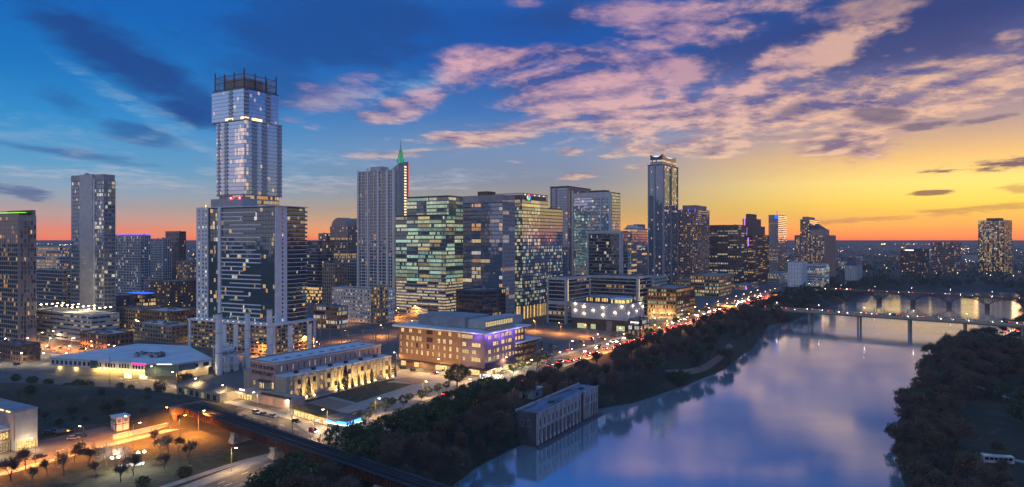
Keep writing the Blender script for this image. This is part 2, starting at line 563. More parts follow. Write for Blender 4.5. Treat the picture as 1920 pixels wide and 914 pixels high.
_bseed = [100]
def storeys(root, bx, z0, z1, n, bay=3.6, sill=.22, head=.08, gap=.12, wall='conc_grey', glz='glass_dark', lit=None, slab=None, slab_mat=None, pier=None, pier_mat=None,
            faces='WSEN', sep=True, core=True, roof='roof_grey', every=1, rec=0.06, nbs=None, first=0, parapet=1.0, skip=None, pier_every=1, part=.6):
    """windows, floor bands and piers of one volume. slab=(thickness, proud), pier=(width, proud)"""
    _bseed[0] += 1
    r = random.Random(_bseed[0])
    lit = lit or lit_resid(.12)
    fh = (z1 - z0) / n
    if core:
        mb = MB()
        mb.box(bx.x0, bx.y0, z0 - (0 if z0 > .5 else 2.0), bx.x1, bx.y1, z1, 0)
        mb.build('wall', M[wall], root)
        mr = MB()
        mr.box(bx.x0 + .4, bx.y0 + .4, z1 + .004, bx.x1 - .4, bx.y1 - .4, z1 + .06)
        if parapet:
            p_ = .35
            mr.box(bx.x0 - .05, bx.y0 - .05, z1, bx.x0 + p_, bx.y1 + .05, z1 + parapet, 1)
            mr.box(bx.x1 - p_, bx.y0 - .05, z1, bx.x1 + .05, bx.y1 + .05, z1 + parapet, 1)
            mr.box(bx.x0 + p_, bx.y0 - .05, z1, bx.x1 - p_, bx.y0 + p_, z1 + parapet, 1)
            mr.box(bx.x0 + p_, bx.y1 - p_, z1, bx.x1 - p_, bx.y1 + .05, z1 + parapet, 1)
        mr.build('roof', [M[roof], M[wall]], root)
    allrows, allslabs = MB(), MB()
    slab_me = None
    for k in range(first, n):
        mb = MB() if sep else allrows
        za, zb = z0 + k * fh + fh * sill, z0 + (k + 1) * fh - fh * head
        for f in faces:
            Lf = bx.length(f)
            nb = (nbs or {}).get(f) or max(1, round(Lf / bay))
            w_ = Lf / nb
            for i in range(nb):
                if skip and skip(f, k, i, nb): continue
                em = lit(r, f, k, i, nb, n)
                t0_, t1_ = i * w_ + w_ * gap / 2, (i + 1) * w_ - w_ * gap / 2
                if em and part and w_ > 2.5 and r.random() < part:          # a curtain or a neighbouring dark room hides part of the lit pane
                    tm_ = t0_ + (t1_ - t0_) * r.uniform(.3, .7)
                    a_, b_ = (em, None) if r.random() < .5 else (None, em)
                    bx.quad(mb, f, t0_, tm_, za, zb, rec, 0, a_)
                    bx.quad(mb, f, tm_, t1_, za, zb, rec, 0, b_)
                else:
                    bx.quad(mb, f, t0_, t1_, za, zb, rec, 0, em, .02, r)
        if sep: mb.build('window_row', M[glz], root, 'stuff')
        if slab and k % every == 0:
            t_, p_ = slab
            if sep:
                if slab_me is None:
                    q = MB()
                    q.box(bx.x0 - p_, bx.y0 - p_, -t_ / 2, bx.x1 + p_, bx.y1 + p_, t_ / 2)
                    slab_me = q.mesh('floor_band', [M[slab_mat or wall]])
                link('floor_band', slab_me, root, None, (0, 0, z0 + k * fh))
            else:
                zz = z0 + k * fh
                allslabs.box(bx.x0 - p_, bx.y0 - p_, zz - t_ / 2, bx.x1 + p_, bx.y1 + p_, zz + t_ / 2)
    if not sep:
        allrows.build('windows', M[glz], root, 'stuff')
        allslabs.build('floor_bands', M[slab_mat or wall], root, 'stuff')
    if pier:
        pw, pp = pier
        mb = MB()
        for f in faces:
            Lf = bx.length(f)
            nb = (nbs or {}).get(f) or max(1, round(Lf / bay))
            for i in range(0, nb + 1, pier_every):
                t_ = min(max(i * Lf / nb, pw / 2), Lf - pw / 2)
                bx.slab(mb, f, t_ - pw / 2, t_ + pw / 2, z0 + fh * first, z1 + .3, 0.0, pp)
        mb.build('piers', M[pier_mat or wall], root, 'stuff')

def plain_box(root, name, x0, y0, z0, x1, y1, z1, m_, kind=None):
    mb = MB()
    mb.box(x0, y0, z0, x1, y1, z1)
    return mb.build(name, M[m_] if isinstance(m_, str) else m_, root, kind)

def roof_kit(root, bx, z, n, seed=0, big=True):
    """small plant on a flat roof: every unit its own part"""
    r = random.Random(seed + 31)
    for i in range(n):
        w_, d_, h_ = r.uniform(1.5, 4.5), r.uniform(1.5, 3.5), r.uniform(.9, 2.4)
        x = r.uniform(bx.x0 + 2, max(bx.x0 + 2.1, bx.x1 - 2 - w_)); y = r.uniform(bx.y0 + 2, max(bx.y0 + 2.1, bx.y1 - 2 - d_))
        mb = MB()
        mb.box(x, y, z + .05, x + w_, y + d_, z + h_)
        mb.tube((x + w_ / 2, y + d_ / 2, z + h_), (x + w_ / 2, y + d_ / 2, z + h_ + .35), min(w_, d_) * .35, n=8, mi=1)
        mb.build('roof_unit', [M['metal_grey'], M['metal_dark']], root)

# ================================================================== THE SETTING
import numpy as np
WATER_Z = -8.0
LAKE = [(-190, -60), (-80, 120), (-30, 215), (-12, 262), (6, 292), (38, 347), (66, 364), (100, 402), (143, 456), (172, 508), (197, 552), (228, 618), (262, 690), (296, 722), (345, 790),
        (430, 905), (512, 1008), (575, 1090), (660, 1150), (770, 1150), (830, 1110), (735, 1000), (660, 890), (600, 800), (515, 690), (428, 606), (356, 548), (302, 492), (264, 440),
        (238, 402), (184, 330), (158, 287), (138, 245), (112, 180), (72, 60), (20, -80)]
BERM = [(-150, 308), (-160, 316), (-185, 329), (-225, 339), (-285, 347), (-420, 358)]

def seg_dist(px_, py_, pts, closed):
    """numpy distance from points to a polyline"""
    best = np.full(px_.shape, 1e9)
    n = len(pts)
    for i in range(n if closed else n - 1):
        (ax, ay), (bx_, by_) = pts[i], pts[(i + 1) % n]
        ex, ey = bx_ - ax, by_ - ay
        t_ = np.clip(((px_ - ax) * ex + (py_ - ay) * ey) / (ex * ex + ey * ey), 0, 1)
        best = np.minimum(best, np.hypot(px_ - ax - t_ * ex, py_ - ay - t_ * ey))
    return best

def inside(px_, py_, pts):
    c_ = np.zeros(px_.shape, bool)
    n = len(pts)
    for i in range(n):
        (ax, ay), (bx_, by_) = pts[i], pts[(i + 1) % n]
        cond = ((ay > py_) != (by_ > py_)) & (px_ < (bx_ - ax) * (py_ - ay) / ((by_ - ay) or 1e-9) + ax)
        c_ ^= cond
    return c_

def sstep(x): 
    x = np.clip(x, 0, 1)
    return x * x * (3 - 2 * x)

def terrain(px_, py_):
    d = seg_dist(px_, py_, LAKE, True)
    ins = inside(px_, py_, LAKE)
    # the park shore in the south is lower than the city
    south = sstep(((px_ - 60) * .80 - (py_ - 200) * .60) / 60.0)
    land = -4.2 * south
    z = np.where(ins, WATER_Z - .6 - np.minimum(4, d * .3), WATER_Z - .5 + (land - WATER_Z + .5) * sstep(d / 15.0))
    db = seg_dist(px_, py_, BERM, False)
    z = z + 6.3 * sstep((24 - db) / 19.0) * (~ins)
    return z

def ground_z(x, y):
    return float(terrain(np.array([float(x)]), np.array([float(y)]))[0])

def axis(fine0, fine1, step_, far0, far1):
    a = list(np.arange(fine0, fine1 + .1, step_))
    s_, x = step_, fine1
    while x < far1:
        s_ *= 1.35; x += s_; a.append(x)
    s_, x = step_, fine0
    while x > far0:
        s_ *= 1.35; x -= s_; a.insert(0, x)
    return np.array(a)
gx = axis(-330, 700, 5.0, -26000, 26000)
gy = axis(120, 900, 5.0, -900, 30000)
GX, GY = np.meshgrid(gx, gy)
GZ = terrain(GX, GY)
nx, ny = len(gx), len(gy)
verts = np.stack([GX.ravel(), GY.ravel(), GZ.ravel()], 1)
ii = (np.arange(ny - 1)[:, None] * nx + np.arange(nx - 1)[None, :]).ravel()
faces = np.stack([ii, ii + 1, ii + nx + 1, ii + nx], 1)
me = bpy.data.meshes.new('ground')
me.from_pydata(verts.tolist(), [], faces.tolist())
me.polygons.foreach_set('use_smooth', [True] * len(me.polygons))
g_ = bpy.data.materials.new('ground')
g_.use_nodes = True
nt = NT(g_.node_tree)
tcn = nt.new('ShaderNodeTexCoord')
na = nt.noise(tcn.outputs['Object'], .02, 8, .65)
nb_ = nt.noise(tcn.outputs['Object'], .5, 6, .7)
c1 = nt.mix(nt.step(na, .35, .65), (.030, .034, .014, 1), (.052, .040, .024, 1))
c1 = nt.mix(nt.step(nb_, .3, .75), c1, (.022, .018, .010, 1))
nc_ = nt.noise(tcn.outputs['Object'], .09, 6, .7, .6)
c1 = nt.mix(nt.step(nc_, .5, .68), c1, (.085, .062, .040, 1))
bs = nt.n['Principled BSDF']
nt.l.new(c1, bs.inputs['Base Color'])
bs.inputs['Roughness'].default_value = .95
bn = nt.new('ShaderNodeBump'); bn.inputs['Strength'].default_value = .5; bn.inputs['Distance'].default_value = .4
nt.l.new(nb_, bn.inputs['Height']); nt.l.new(bn.outputs[0], bs.inputs['Normal'])
me.materials.append(g_)
ground = link('ground', me, None, 'structure')

# the lake
wm = bpy.data.materials.new('water')
wm.use_nodes = True
nt = NT(wm.node_tree)
bs = nt.n['Principled BSDF']
bs.inputs['Base Color'].default_value = (.52, .67, .80, 1)
bs.inputs['Metallic'].default_value = .72
bs.inputs['Roughness'].default_value = .045
bs.inputs['IOR'].default_value = 1.6
bs.inputs['Specular IOR Level'].default_value = .5
tcn = nt.new('ShaderNodeTexCoord')
mp = nt.new('ShaderNodeMapping'); mp.inputs['Rotation'].default_value = (0, 0, radians(-35)); mp.inputs['Scale'].default_value = (.6, 1.4, 1)
nt.l.new(tcn.outputs['Object'], mp.inputs[0])
nw = nt.noise(mp.outputs[0], .22, 5, .6, .4)
nw2 = nt.noise(mp.outputs[0], .018, 3, .5)
bn = nt.new('ShaderNodeBump'); bn.inputs['Distance'].default_value = .25
spw = nt.new('ShaderNodeSeparateXYZ'); nt.l.new(tcn.outputs['Object'], spw.inputs[0])
open_ = nt.step(spw.outputs[1], 520, 820)                 # the open water by the bridges is ruffled by wind
nt.l.new(nt.m('ADD', nt.m('MULTIPLY_ADD', nt.step(nw2, .3, .7), .05, .02), nt.m('MULTIPLY', open_, .22)), bn.inputs['Strength'])
nt.l.new(nw, bn.inputs['Height']); nt.l.new(bn.outputs[0], bs.inputs['Normal'])
nt.l.new(nt.m('MULTIPLY_ADD', nt.step(nw2, .35, .7), .05, .065), bs.inputs['Roughness'])
mb = MB()
mb.face([(-400, -300, WATER_Z), (1500, -300, WATER_Z), (1500, 1700, WATER_Z), (-400, 1700, WATER_Z)])
mb.build('lake_water', wm, None, 'structure')

# ---- ribbons: roads, kerbs, pavements
def offset_line(pts, d):
    out = []
    for i, p in enumerate(pts):
        a = pts[max(i - 1, 0)]; b = pts[min(i + 1, len(pts) - 1)]
        dx_, dy_ = b[0] - a[0], b[1] - a[1]
        L = sqrt(dx_ * dx_ + dy_ * dy_)
        out.append((p[0] + dy_ / L * d, p[1] - dx_ / L * d))       # d > 0 lies to the right of the direction of travel
    return out

def smooth(pts, n=8):
    """Catmull-Rom through the points"""
    out = []
    P = [pts[0]] + list(pts) + [pts[-1]]
    for i in range(1, len(P) - 2):
        for k in range(n):
            t_ = k / n
            out.append(tuple(.5 * (2 * P[i][c] + (P[i + 1][c] - P[i - 1][c]) * t_ + (2 * P[i - 1][c] - 5 * P[i][c] + 4 * P[i + 1][c] - P[i + 2][c]) * t_ ** 2 + (3 * P[i][c] - P[i - 1][c] - 3 * P[i + 1][c] + P[i + 2][c]) * t_ ** 3) for c in range(len(pts[0]))))
    out.append(tuple(pts[-1]))
    return out

def ribbon(name, pts, d0, d1, z, m_, kind='structure', parent=None, thick=0.0, follow=False):
    a, b = offset_line(pts, d0), offset_line(pts, d1)
    mb_ = MB()
    zz = [z + (max(0, ground_z(*p)) if follow else 0) for p in pts]
    for i in range(len(pts) - 1):
        mb_.face([(*a[i], zz[i]), (*b[i], zz[i]), (*b[i + 1], zz[i + 1]), (*a[i + 1], zz[i + 1])])
        if thick:
            for s_ in (a, b):
                mb_.face([(*s_[i], zz[i] - thick), (*s_[i + 1], zz[i + 1] - thick), (*s_[i + 1], zz[i + 1]), (*s_[i], zz[i])])
    return mb_.build(name, M[m_], parent, kind)

def dashes(name, pts, d, z, wid=.16, on=3.0, off=7.0, parent=None, m_='road_paint'):
    line = offset_line(pts, d)
    mb_ = MB()
    acc, pos = 0.0, 0.0
    for i in range(len(line) - 1):
        (ax, ay), (bx_, by_) = line[i], line[i + 1]
        L = sqrt((bx_ - ax) ** 2 + (by_ - ay) ** 2)
        ux, uy = (bx_ - ax) / L, (by_ - ay) / L
        s_ = -((pos) % (on + off))
        while s_ < L:
            s0, s1 = max(0, s_), min(L, s_ + on)
            if s1 > s0:
                mb_.face([(ax + ux * s0 + uy * wid, ay + uy * s0 - ux * wid, z), (ax + ux * s1 + uy * wid, ay + uy * s1 - ux * wid, z), (ax + ux * s1 - uy * wid, ay + uy * s1 + ux * wid, z), (ax + ux * s0 - uy * wid, ay + uy * s0 + ux * wid, z)])
            s_ += on + off
        pos += L
    return mb_.build(name, M[m_], parent, 'structure')

CHAVEZ = smooth([(-215, -20), (-150, 95), (-86, 231), (-57, 290), (-17, 374), (44, 464), (104, 556), (170, 665), (262, 806), (370, 980), (520, 1230)], 8)
SEAHOLM = smooth([(-330, 470), (-250, 412), (-200, 372), (-160, 339), (-124, 312), (-96, 291), (-72, 271)], 6)
PARKRD = smooth([(-245, 150), (-205, 207), (-182, 236), (-170, 260), (-156, 282), (-143, 302), (-132, 318)], 6)
WEST = smooth([(-62, 388), (-90, 410), (-150, 455), (-260, 540), (-420, 660)], 4)
SECOND = smooth([(-15, 380), (-48, 402), (-82, 428), (-170, 492), (-330, 610)], 4)
THIRD = smooth([(-178, 470), (-140, 520), (-80, 610), (30, 780), (140, 950)], 4)
# paved ground of the city blocks
mb = MB()
mb.face([(x, y, .012) for x, y in [(-900, 420), (-262, 352), (-150, 332), (-60, 262), (-30, 330), (36, 440), (98, 536), (164, 645), (256, 786), (400, 1010), (900, 1800), (-900, 1800)]])
mb.build('city_pavement', M['asphalt'], None, 'structure')
rd = ribbon('riverside_road', CHAVEZ, -9, 9, .03, 'asphalt')
for d in (-5.4, -1.9, 5.2): dashes('lane_marking', CHAVEZ, d, .036, parent=rd)
ribbon('centre_line', CHAVEZ, 1.55, 1.75, .036, 'road_paint', parent=rd)
ribbon('edge_line', CHAVEZ, -8.7, -8.5, .036, 'road_paint', parent=rd)
ribbon('edge_line', CHAVEZ, 8.5, 8.7, .036, 'road_paint', parent=rd)
ribbon('riverside_kerb_pavement', CHAVEZ, -14, -9.1, .15, 'pavement', thick=.16)
ribbon('riverside_pavement', CHAVEZ, 9.1, 12.2, .15, 'pavement', thick=.16)
rd = ribbon('plant_street', SEAHOLM, -7, 7, .022, 'asphalt')
dashes('lane_marking', SEAHOLM, 0, .028, parent=rd)
ribbon('plant_street_pavement', SEAHOLM, -11, -7.1, .14, 'pavement', thick=.15)
rd = ribbon('park_road', PARKRD, -7.5, 7.5, .026, 'asphalt')
dashes('lane_marking', PARKRD, 0, .032, parent=rd)
ribbon('park_road_pavement', PARKRD, 7.6, 11.5, .14, 'pavement', thick=.15)
ribbon('park_road_verge', PARKRD, -20, -7.6, .02, 'asphalt')
for nm, pts in (('library_street', WEST), ('second_street', SECOND), ('third_street', THIRD)):
    rd = ribbon(nm, pts, -6.5, 6.5, .020, 'asphalt')
    dashes('lane_marking', pts, 0, .026, parent=rd)
# park paths
ribbon('footpath', smooth([(-128, 196), (-112, 220), (-96, 246), (-80, 262)], 6), -1.6, 1.6, .05, 'pavement')
ribbon('park_lawn', smooth([(-180, 150), (-150, 200), (-125, 240), (-108, 262)], 6), -26, 20, .012, 'lawn')
def sheet_path(name, pts, wd, m_):
    a, b = offset_line(pts, -wd), offset_line(pts, wd)
    mb_ = MB()
    for i in range(len(pts) - 1):
        q = [a[i], b[i], b[i + 1], a[i + 1]]
        mb_.face([(x, y, ground_z(x, y) + .12) for x, y in q])
    mb_.build(name, M[m_], None, 'structure')
sheet_path('shore_track', smooth([(94, 414), (112, 430), (132, 455), (150, 487), (168, 524)], 6), 1.7, 'gravel_pink')
sheet_path('park_footpath', smooth([(196, 214), (200, 232), (196, 252), (184, 268)], 8), 1.7, 'pavement')
sheet_path('park_footpath', smooth([(262, 392), (266, 374), (262, 362), (268, 350), (284, 342)], 8), 1.3, 'pavement')
sheet_path('park_footpath', smooth([(420, 560), (432, 575), (428, 590), (446, 606)], 8), 1.5, 'pavement')
mb = MB()
mb.face([(x, y, ground_z(x, y) + .15) for x, y in [(390, 520), (450, 500), (520, 560), (500, 610), (430, 580)]])
mb.build('playing_field', M['lawn'], None, 'structure')

# ================================================================== TOWERS
TH = radians(32)
def generic(name, label, cat, l, c, r, top, D, th=32, fl=3.6, z0=0.0, kit=4, **st):
    th = radians(th)
    X, D, Wd, Ld = footprint(l, c, r, D, th)
    if 'deep' in st: Ld = st.pop('deep')
    if 'wide' in st: Wd = st.pop('wide')
    z1 = zpx(top, D)
    root = root_at(name, label, cat, X, D, th)
    bx = Box(0, 0, Ld, Wd)
    storeys(root, bx, z0, z1, max(1, round((z1 - z0) / fl)), **st)
    roof_kit(root, bx, z1, kit, int(l * 7 + c))
    return root, bx, z1

# ---- slab tower on the left with a tall concrete core (grey, windows left and right of it)
X, D, Wd, Ld = footprint(134, 195, 216, 590, radians(24))
z1 = zpx(324, 590)
root = root_at('apartment_tower', 'tall slim grey slab tower with a windowless concrete core, left of the stepped glass tower', 'tower', X, D, radians(24))
bx = Box(0, 0, Ld, Wd)
def bowie_lit(r, f, k, i, nb, n):
    if f == 'W':
        p = .10 if i < nb * .35 else .42
    else: p = .10
    if r.random() < p:
        s_ = r.uniform(.3, 1.2); c = r.choice(WHITE)
        return tuple(x * s_ for x in c)
storeys(root, bx, 0, z1 - 6, 37, bay=3.0, lit=bowie_lit, wall='conc_grey', glz='glass_blue', slab=(.35, .25), slab_mat='conc_grey', pier=(.3, .2), skip=lambda f, k, i, nb: f == 'W' and .32 < i / nb < .68)
mb = MB(); bx.slab(mb, 'W', Wd * .31, Wd * .70, 0, z1, -.5, 1.6); mb.build('concrete_core', M['conc_light'], root)
mb = MB(); bx.slab(mb, 'W', 0, Wd, z1 - 5.2, z1 - .4, -10, .45); mb.build('roof_screen', M['conc_grey'], root)
mb = MB(); bx.slab(mb, 'W', Wd * .705, Wd * .74, 0, z1 - 4, 0, 1.0); mb.build('fin', M['conc_white'], root)
for k in range(36):
    mb = MB(); bx.slab(mb, 'S', Ld * .25, Ld + .2, k * (z1 - 6) / 37 + 3.2, k * (z1 - 6) / 37 + 3.45, .2, 1.7)
    mb.build('balcony', M['conc_light'], root)
roof_kit(root, Box(2, 2, Ld, Wd), z1 - .4, 2, 5)

# ---- cut-off beige tower at the picture's left edge
X, D, Wd, Ld = footprint(-60, 34, 68, 520, radians(30))
z1 = zpx(404, 520)
root = root_at('apartment_tower', 'beige apartment tower with narrow slot windows and green lit roof canopy at the photo edge', 'tower', X, D, radians(30))
bx = Box(0, 0, Ld, Wd)
storeys(root, bx, 0, z1, 28, bay=3.2, lit=lit_resid(.12), wall='beige', glz='glass_dark', slab=(.3, .5), slab_mat='beige', faces='WN', pier=(.3, .25))
r = random.Random(4)
mb = MB()
for k in range(27):
    for c_ in (.15, .34, .52, .7, .86):
        if r.random() < .62:
            t_ = (c_ + r.uniform(-.03, .03)) * Ld
            em = mul(r.choice(WARM), r.uniform(.6, 1.6)) if r.random() < .12 else None
            bx.quad(mb, 'S', t_, t_ + .9, k * z1 / 28 + .5, k * z1 / 28 + 3.4, .56, 0, em)
mb.build('slot_windows', M['glass_dark'], root, 'stuff')
mb = MB()
mb.hexa([(-1, -1, z1 + 3.5), (Ld * .8, -1, z1 + 4.4), (Ld * .8, Wd, z1 + 4.4), (-1, Wd, z1 + 3.5)], [(-1, -1, z1 + 4), (Ld * .8, -1, z1 + 4.9), (Ld * .8, Wd, z1 + 4.9), (-1, Wd, z1 + 4)])
mb.build('roof_canopy', M['metal_dark'], root)
plain_box(root, 'canopy_light', 0, 1, z1 + 2.9, Ld * .5, Wd * .9, z1 + 3.2, 'green_roof')
plain_box(root, 'roof_pavilion', 2, 3, z1, Ld * .7, Wd * .8, z1 + 2.8, 'glass_plain')
plain_box(root, 'side_wall', Ld * .82, 1, z1, Ld, Wd * .5, z1 + 5.2, 'beige')

# ---- the dark glass residential tower above the parking podium
TS = radians(27)
X, D, Wd, Ld = footprint(370, 515, 572, 480, TS)
z1 = zpx(387, 480)
root = root_at('glass_tower', 'dark glass apartment tower with white balcony bands standing on the parking podium', 'tower', X, D, TS)
bx = Box(0, 0, Ld, Wd)
def sea_lit(r, f, k, i, nb, n):
    q = i / nb
    if f == 'W' and .17 < q < .29: p = .30
    elif f == 'W' and q < .17: p = .05
    elif f == 'W': p = .075
    else: p = .12
    if r.random() < p:
        s_ = r.uniform(.3, 1.3); c = r.choice(WARM + WHITE)
        return tuple(x * s_ for x in c)
zs = 20.5
storeys(root, bx, zs, z1, 27, bay=2.9, lit=sea_lit, wall='spandrel', glz='glass_teal', sill=.06, head=.05, gap=.06, slab=(.22, .12), slab_mat='metal_dark', pier=(.12, .1), pier_mat='metal_dark', parapet=.6, skip=lambda f, k, i, nb: (f == 'W' and i / nb < .15) or (f == 'S' and i / nb < .36))
fh = (z1 - zs) / 27
r = random.Random(11)
for k in range(27):                      # white balcony bands of different length across the glass front
    za = zs + k * fh
    a0 = .335 if r.random() < .72 else .45
    a1 = r.choice([.62, .70, .78, .84, .84])
    mb = MB(); bx.slab(mb, 'W', Wd * a0, Wd * a1, za - .42, za + .38, .12, .95); mb.build('balcony_band', M['conc_white'], root)
    mb = MB(); bx.slab(mb, 'S', Ld * .40, Ld + .6, za - .2, za + .2, .12, 1.9); mb.build('balcony', M['conc_white'], root)
    mb = MB(); bx.slab(mb, 'S', Ld * .42, Ld + .4, za + .2, za + 1.2, 1.75, 1.8); mb.build('balcony_rail', M['glass_plain'], root)
for nm, a0, a1, o, m_ in (('white_wall', 0, .155, .9, 'conc_white'), ('white_pier', .295, .33, 1.2, 'conc_white')):
    mb = MB(); bx.slab(mb, 'W', Wd * a0, Wd * a1, zs, z1 + .8, 0, o); mb.build(nm, M[m_], root)
mb = MB(); bx.slab(mb, 'S', 0, Ld * .37, zs, z1 + .8, 0, .9); mb.build('white_wall', M['conc_white'], root)
mb = MB()
for k in range(27):
    for q in (.03, .085, .125):
        em = mul(r.choice(WHITE), r.uniform(.5, 1.8)) if r.random() < .2 else None
        bx.quad(mb, 'W', Wd * q, Wd * q + 1.3, zs + k * fh + .8, zs + k * fh + 2.4, .93, 0, em)
    for q in (.2,):
        em = mul(r.choice(WHITE), r.uniform(.5, 1.4)) if r.random() < .1 else None
        bx.quad(mb, 'S', Ld * q, Ld * q + 1.2, zs + k * fh + .8, zs + k * fh + 2.4, .93, 0, em)
mb.build('small_windows', M['glass_dark'], root, 'stuff')
mb = MB(); mb.box(-.6, -2.2, z1 + .85, Ld + 1.2, Wd + .5, z1 + 1.35); mb.build('roof_slab', M['conc_white'], root)
plain_box(root, 'plant_room', 3, Wd * .45, z1 + 1.35, Ld * .6, Wd * .86, z1 + 7.5, 'conc_grey')
plain_box(root, 'plant_room', 5, Wd * .50, z1 + 7.5, Ld * .5, Wd * .72, z1 + 9.0, 'conc_grey')
for q in (.47, .585): plain_box(root, 'red_beacon', 2.4, Wd * q, z1 + 7.5, 3.1, Wd * q + .7, z1 + 8.2, 'red_beacon')
plain_box(root, 'white_beacon', 3, Wd * .93, z1 + 1.35, 3.4, Wd * .93 + .4, z1 + 3.5, 'lamp_soft')
# podium: six parking decks behind a white frame
Xp, Dp, Wp, Lp = footprint(356, 510, 590, 470, TS)
pod = root_at('parking_podium', 'wide parking podium in a white frame with lit decks under the glass tower', 'parking', Xp, Dp, TS)
bp = Box(0, 0, Lp, Wp)
zt = 19.5
storeys(pod, bp, 0, zt, 7, bay=4.2, lit=lambda r, f, k, i, nb, n: (mul(r.choice(WARM), r.uniform(.15, 1.1)) if r.random() < .5 else None), wall='tan', glz='glass_plain', sill=.38, head=.12, gap=.25, slab=(.9, .18), slab_mat='tan', pier=(.7, .25), pier_mat='limestone', parapet=0)
mb = MB(); mb.box(-1.4, -1.4, zt, Lp + 1.2, Wp + 1.2, zt + 1.3); mb.build('frame_top', M['conc_white'], pod)
for t_ in (0, Wp - 2.2):
    mb = MB(); bp.slab(mb, 'W', t_, t_ + 2.2, 0, zt, .2, 1.2); mb.build('frame_post', M['conc_white'], pod)
for t_ in (0, Lp - 2.0):
    mb = MB(); bp.slab(mb, 'S', t_, t_ + 2.0, 0, zt, .3, 1.25); mb.build('frame_post', M['conc_white'], pod)
for q in (.42, .56, .70):
    mb = MB(); bp.slab(mb, 'W', Wp * q, Wp * q + 4.5, 3, zt - .5, .2, .7); mb.build('white_panel', M['conc_white'], pod)
for i in range(14):
    q = Wp * (.05 + .065 * i)
    plain_box(pod, 'terrace_light', -.9, q, zt + 1.3, -.5, q + .5, zt + 1.8, 'lamp_soft')

# ---- the tall stepped glass tower
TI = radians(30)
X, D, Wd, Ld = footprint(406, 458, 528, 565, TI)
ind = root_at('skyscraper', 'tallest tower, stacked shifted glass boxes with an open steel cage on top', 'skyscraper', X, D, TI)
zA0, zA1, zB0, zC0 = zpx(222, 565), zpx(164, 565), zpx(362, 565), zpx(384, 565)
def ind_lit(r, f, k, i, nb, n):
    q = i / nb; h_ = k / n
    if f == 'W' and q > .62 and .12 < h_ < .92: p = (.85 if (k * 7) % 5 < 3 else .12)
    elif f == 'W' and q < .12: p = .25
    elif f == 'S' and q < .10: p = .5 if (k * 7) % 5 < 3 else .1
    elif f == 'S': p = .035
    else: p = .03
    if r.random() < p:
        s_ = r.uniform(.35, 1.1); c = r.choice(WARM)
        return tuple(x * s_ for x in c)
bA = Box(-.5, 0, Ld - 3.5, Wd + 5.5); bB = Box(0, 0, Ld, Wd); bC = Box(1.5, 1.2, Ld - 2.0, Wd - 2)
storeys(ind, bA, zA0, zA1, 8, bay=2.0, lit=lit_resid(.03), wall='spandrel', glz='glass_mirror', sill=.04, head=.06, gap=.04, slab=(.3, .12), slab_mat='metal_grey', pier=(.08, .06), pier_mat='metal_grey')
storeys(ind, bB, zB0, zA0 - .4, 19, bay=2.0, lit=ind_lit, wall='spandrel', glz='glass_mirror', sill=.04, head=.06, gap=.04, slab=(.3, .12), slab_mat='metal_grey', pier=(.08, .06), pier_mat='metal_grey')
storeys(ind, bC, 0, zB0 - .4, 30, bay=2.4, lit=lit_office(.75, WARM, .6, 1.5, 4), wall='conc_light', glz='glass_dark', sill=.2, head=.1, slab=(.4, .3), slab_mat='conc_light', pier=(.4, .35), pier_mat='conc_light', parapet=0)
for b_, za, zb, n_, cols in ((bA, zA0, zA1, 8, [('S', .0, .14), ('S', .62, .76), ('W', .55, .66)]), (bB, zB0, zA0, 19, [('S', .20, .33), ('S', .46, .60), ('S', .88, 1.0), ('W', .05, .14), ('W', .30, .42)])):
    for f, q0, q1 in cols:
        Lf = b_.length(f)
        mb = MB(); b_.slab(mb, f, Lf * q0, Lf * q1, za, zb, .10, .16); mb.build('balcony_recess', M['glass_blue'], ind)
        for k in range(n_):
            z_ = za + (zb - za) / n_ * k
            mb = MB(); b_.slab(mb, f, Lf * q0, Lf * q1, z_, z_ + 1.15, .17, 1.0); mb.build('balcony', M['conc_light'], ind)
for f, q0, q1 in (('W', .35, .62), ('W', .9, 1.0), ('S', .0, .10), ('S', .2, .45)):   # lit terrace between the boxes
    mb = MB(); b_ = bB; Lf = b_.length(f); b_.slab(mb, f, Lf * q0, Lf * q1, zA0 + .3, zA0 + 2.2, .2, .8); mb.build('terrace_light', M['lamp_soft'], ind)
mb = MB(); mb.box(-1.6, -1.2, zA0 - .5, Ld + .6, Wd + 6.2, zA0 + .05); mb.build('transfer_slab', M['conc_light'], ind)
mb = MB(); mb.box(-.5, -.5, zB0 - .9, Ld + .5, Wd + .5, zB0 - .35); mb.build('transfer_slab', M['conc_light'], ind)
zc = zA1 + 1; zt = zpx(133, 565)
plain_box(ind, 'plant_core', 3, 3, zc - .9, Ld * .55, Wd * .8, zt - 3.5, 'tan')
cage = Box(.8, 1.2, Ld - 5, Wd + 3)
for f in 'WSEN':
    Lf = cage.length(f)
    for i in range(4):
        t_ = Lf * i / 3.0 * .999
        p_ = cage.at(f, t_, 0, 0)
        mb = MB(); mb.box(p_[0] - .35, p_[1] - .35, zc - 1, p_[0] + .35, p_[1] + .35, zt + (3.2 if i in (0,) else 1.2)); mb.build('cage_post', M['metal_dark'], ind)
    mb = MB()
    for i in range(26):
        t_ = Lf * (i + .5) / 26
        cage.slab(mb, f, t_ - .09, t_ + .09, zc - .5, zt - 1.0, -.15, .15)
    mb.build('cage_screen', M['metal_grey'], ind, 'stuff')
    for zz in (zc + 1, (zc + zt) / 2, zt - 1.2):
        mb = MB(); cage.slab(mb, f, 0, Lf, zz, zz + .35, -.22, .22); mb.build('cage_rail', M['metal_dark'], ind)

